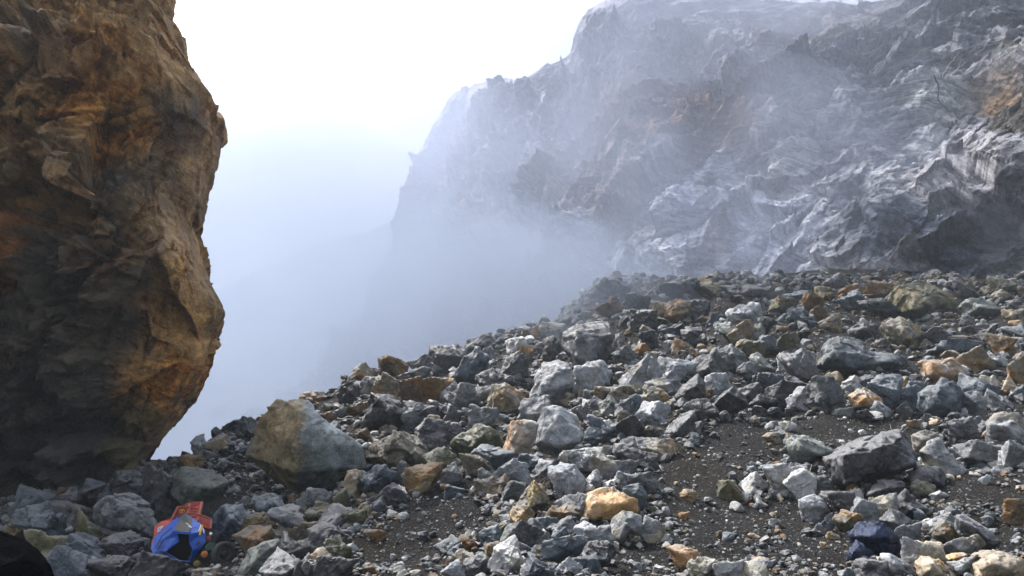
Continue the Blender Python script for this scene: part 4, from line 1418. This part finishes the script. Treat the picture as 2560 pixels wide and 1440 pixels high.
twig([(2335, 190), (2346, 212), (2345, 250), (2362, 268), (2378, 283)], Yc - .3, 0.09, simple_mat('black_root_bark', (0.012, 0.012, 0.012), 0.9), 'black dead branch hanging down the upper cliff face', 'dead_branch', 3)
Yc = cliff_depth(2390, 180)
for j, (pp, tx) in enumerate([([(2345, 205), (2380, 185), (2420, 150)], 'lower pale twig of the dead bush on the upper cliff'), ([(2350, 202), (2370, 165), (2400, 130)], 'middle pale twig of the dead bush on the upper cliff'),
                              ([(2352, 212), (2395, 200), (2430, 175)], 'lowest long pale twig on the upper cliff')]):
    twig(pp, Yc - .5, 0.05, PTWIG, tx, 'dead_twig', 7)
Yc = cliff_depth(1780, 610)
twig([(1762, 570), (1776, 600), (1789, 630), (1790, 655)], Yc - .2, 0.07, TWIG, 'thin dark curved branch on the pale dusty foot of the cliff', 'dead_branch', 0)
twig([(1612, 738), (1632, 722), (1650, 708)], hit(1612, 745) - .6, 0.035, PTWIG, 'short pale stick leaning against dark rocks below the cliff', 'dead_twig', 1)
twig([(1228, 1045), (1233, 1010), (1229, 980), (1233, 955)], hit(1228, 1050) - 1.4, 0.02, PTWIG, 'pale root strand over the yellow-blotched pale boulder', 'dead_twig', 2)
twig([(845, 1046), (880, 1048), (912, 1070)], hit(870, 1075) - .5, 0.022, PTWIG, 'thin pale stick lying behind the huge brown-faced boulder', 'dead_twig', 2)
twig([(2026, 1195), (2025, 1175), (2030, 1160)], hit(2026, 1230) - .4, 0.012, PTWIG, 'thin bent straw in the black hollow beside the great dark wedge', 'dead_twig', 0)
for j, (x, y, tx) in enumerate([(2240, 1095, 'dry grass stalks on top of the great dark wedge'), (1352, 1215, 'dry brown stalks above the golden brown boulder'), (2048, 905, 'dry stalks at the end of the whale-backed boulder')]):
    bm = bmesh.new(); Yh = (hit(x, y + 60) or 25) ; org = at(x, y, Yh)
    for k in range(16):
        d = Vector((random.uniform(-1, 1), random.uniform(-1, 1), random.uniform(.8, 2))).normalized() * random.uniform(.3, .6)
        a = Vector((random.uniform(-.15, .15), random.uniform(-.1, .1), -.1))
        tube(bm, [a, a + d * .6, a + d + Vector((d.x * .3, 0, -.06))], 0.008, 0.003, 4)
    me = bpy.data.meshes.new('dry_grass'); bm.to_mesh(me); bm.free()
    tag(link('dry_grass', me, PTWIG if j != 1 else TWIG, loc=org), tx, 'dry grass')

def tree(px, h, label, seed, kind='round'):
    rnd = random.Random(seed)
    col = int(np.argmin(np.abs(CLIFFPX - px)))
    base = Vector(CLIFFV[-1, col]) + Vector((0, 1.0, -0.3))
    root = bpy.data.objects.new('tree', None); COL.objects.link(root); root.location = base
    tag(root, label, 'tree', 'trees on the brow of the cliff')
    bm = bmesh.new()
    tube(bm, [Vector((0, 0, -1)), Vector((rnd.uniform(-.2, .2), 0, h * .35)), Vector((rnd.uniform(-.4, .4), 0, h * .8))], h * .035, h * .012, 6)
    tips = []
    for k in range(9):
        a = Vector((0, 0, h * rnd.uniform(.3, .7)))
        b = a + Vector((rnd.uniform(-1, 1), rnd.uniform(-1, 1), rnd.uniform(.2, 1))).normalized() * h * rnd.uniform(.2, .42)
        tube(bm, [a, a.lerp(b, .5) + Vector((0, 0, .05 * h)), b], h * .012, h * .004, 4); tips.append(b)
    me = bpy.data.meshes.new('trunk'); bm.to_mesh(me); bm.free(); link('trunk', me, TWIG, root)
    bm = bmesh.new()
    for t in tips:
        for k in range(60):
            p = t + Vector((rnd.gauss(0, 1), rnd.gauss(0, 1), rnd.gauss(0, .8))) * h * .1
            u = Vector((rnd.uniform(-1, 1), rnd.uniform(-1, 1), rnd.uniform(-1, 1))).normalized(); v = u.orthogonal().normalized(); s = h * rnd.uniform(.02, .045)
            bm.faces.new([bm.verts.new(p + q) for q in (u * s, v * s * .6, -u * s, -v * s * .6)])
    me = bpy.data.meshes.new('crown'); bm.to_mesh(me); bm.free(); link('crown', me, LEAF, root)
for i, (px, h, tx) in enumerate([(1925, 2.6, 'small hazy tree on the cliff brow, first from the bare rocky peak'), (1985, 3.2, 'hazy tree on the cliff brow beside the widest white gap'),
                                 (2055, 2.8, 'round hazy tree between the white gaps on the cliff brow'), (2110, 2.2, 'low bush-like tree in the middle of the cliff brow'),
                                 (2165, 2.4, 'small tree standing in the notch of the cliff brow'), (2225, 3.0, 'broad small tree where the cliff brow rises out of view')]):
    tree(px, h, tx, 40 + i)
# ------------------------------------------------------------------ haze
def build_haze():
    bm = bmesh.new()
    bmesh.ops.create_cube(bm, size=1)
    for v in bm.verts:
        v.co = Vector((v.co.x * 3800, v.co.y * 1400 + 560, 0)) + Vector((0, 0, 135 if v.co.z > 0 else -75))
    me = bpy.data.meshes.new('haze'); bm.to_mesh(me); bm.free()
    m = bpy.data.materials.new('haze'); m.use_nodes = True
    t = m.node_tree
    t.nodes.remove(t.nodes['Principled BSDF'])
    v = t.nodes.new('ShaderNodeVolumePrincipled')
    v.inputs['Color'].default_value = HAZE_COL
    v.inputs['Density'].default_value = HAZE_DENS
    v.inputs['Anisotropy'].default_value = 0.0
    t.links.new(v.outputs[0], t.nodes['Material Output'].inputs['Volume'])
    o = link('haze', me, m)
    tag(o, kind='stuff')
HAZE_COL = (0.78, 0.89, 0.98, 1)
HAZE_DENS = 0.0006
build_haze()

# ------------------------------------------------------------------ banks of mist drifting through the gap
def mist(c, r, dens, seed, patchy=0, col=(0.67, 0.74, 0.92, 1)):
    V, F = ICO[4]
    d = 1 + 0.34 * fbm(V * 1.3 + seed, 3, 0.5)
    me = mesh_from('mist', V * d[:, None] * np.array(r), F, 3)
    m = bpy.data.materials.new('mist'); m.use_nodes = True
    t = m.node_tree
    t.nodes.remove(t.nodes['Principled BSDF'])
    v = t.nodes.new('ShaderNodeVolumePrincipled')
    v.inputs['Color'].default_value = col
    v.inputs['Density'].default_value = dens
    if patchy:
        nb = t.nodes.new('ShaderNodeTexNoise'); nb.inputs['Scale'].default_value = patchy; nb.inputs['Detail'].default_value = 3; nb.inputs['Distortion'].default_value = 0.6
        tc_ = t.nodes.new('ShaderNodeTexCoord'); t.links.new(tc_.outputs['Object'], nb.inputs['Vector'])
        mr = t.nodes.new('ShaderNodeMapRange'); mr.inputs[1].default_value = 0.38; mr.inputs[2].default_value = 0.64; mr.inputs[3].default_value = 0.0; mr.inputs[4].default_value = dens * 2
        t.links.new(nb.outputs['Fac'], mr.inputs[0]); t.links.new(mr.outputs[0], v.inputs['Density'])
    t.links.new(v.outputs[0], t.nodes['Material Output'].inputs['Volume'])
    tag(link('mist', me, m, loc=c), kind='stuff')
mist((-110, 260, 0), (140, 150, 112), 0.0075, 3, col=(0.44, 0.53, 0.72, 1))
mist((12, 124, 50), (66, 62, 68), 0.0108, 9, patchy=0.028)
mist((-26, 84, 5), (48, 42, 26), 0.015, 14, patchy=0.05, col=(0.52, 0.60, 0.74, 1))
mist((20, 80, 17), (30, 22, 17), 0.010, 27, patchy=0.07)
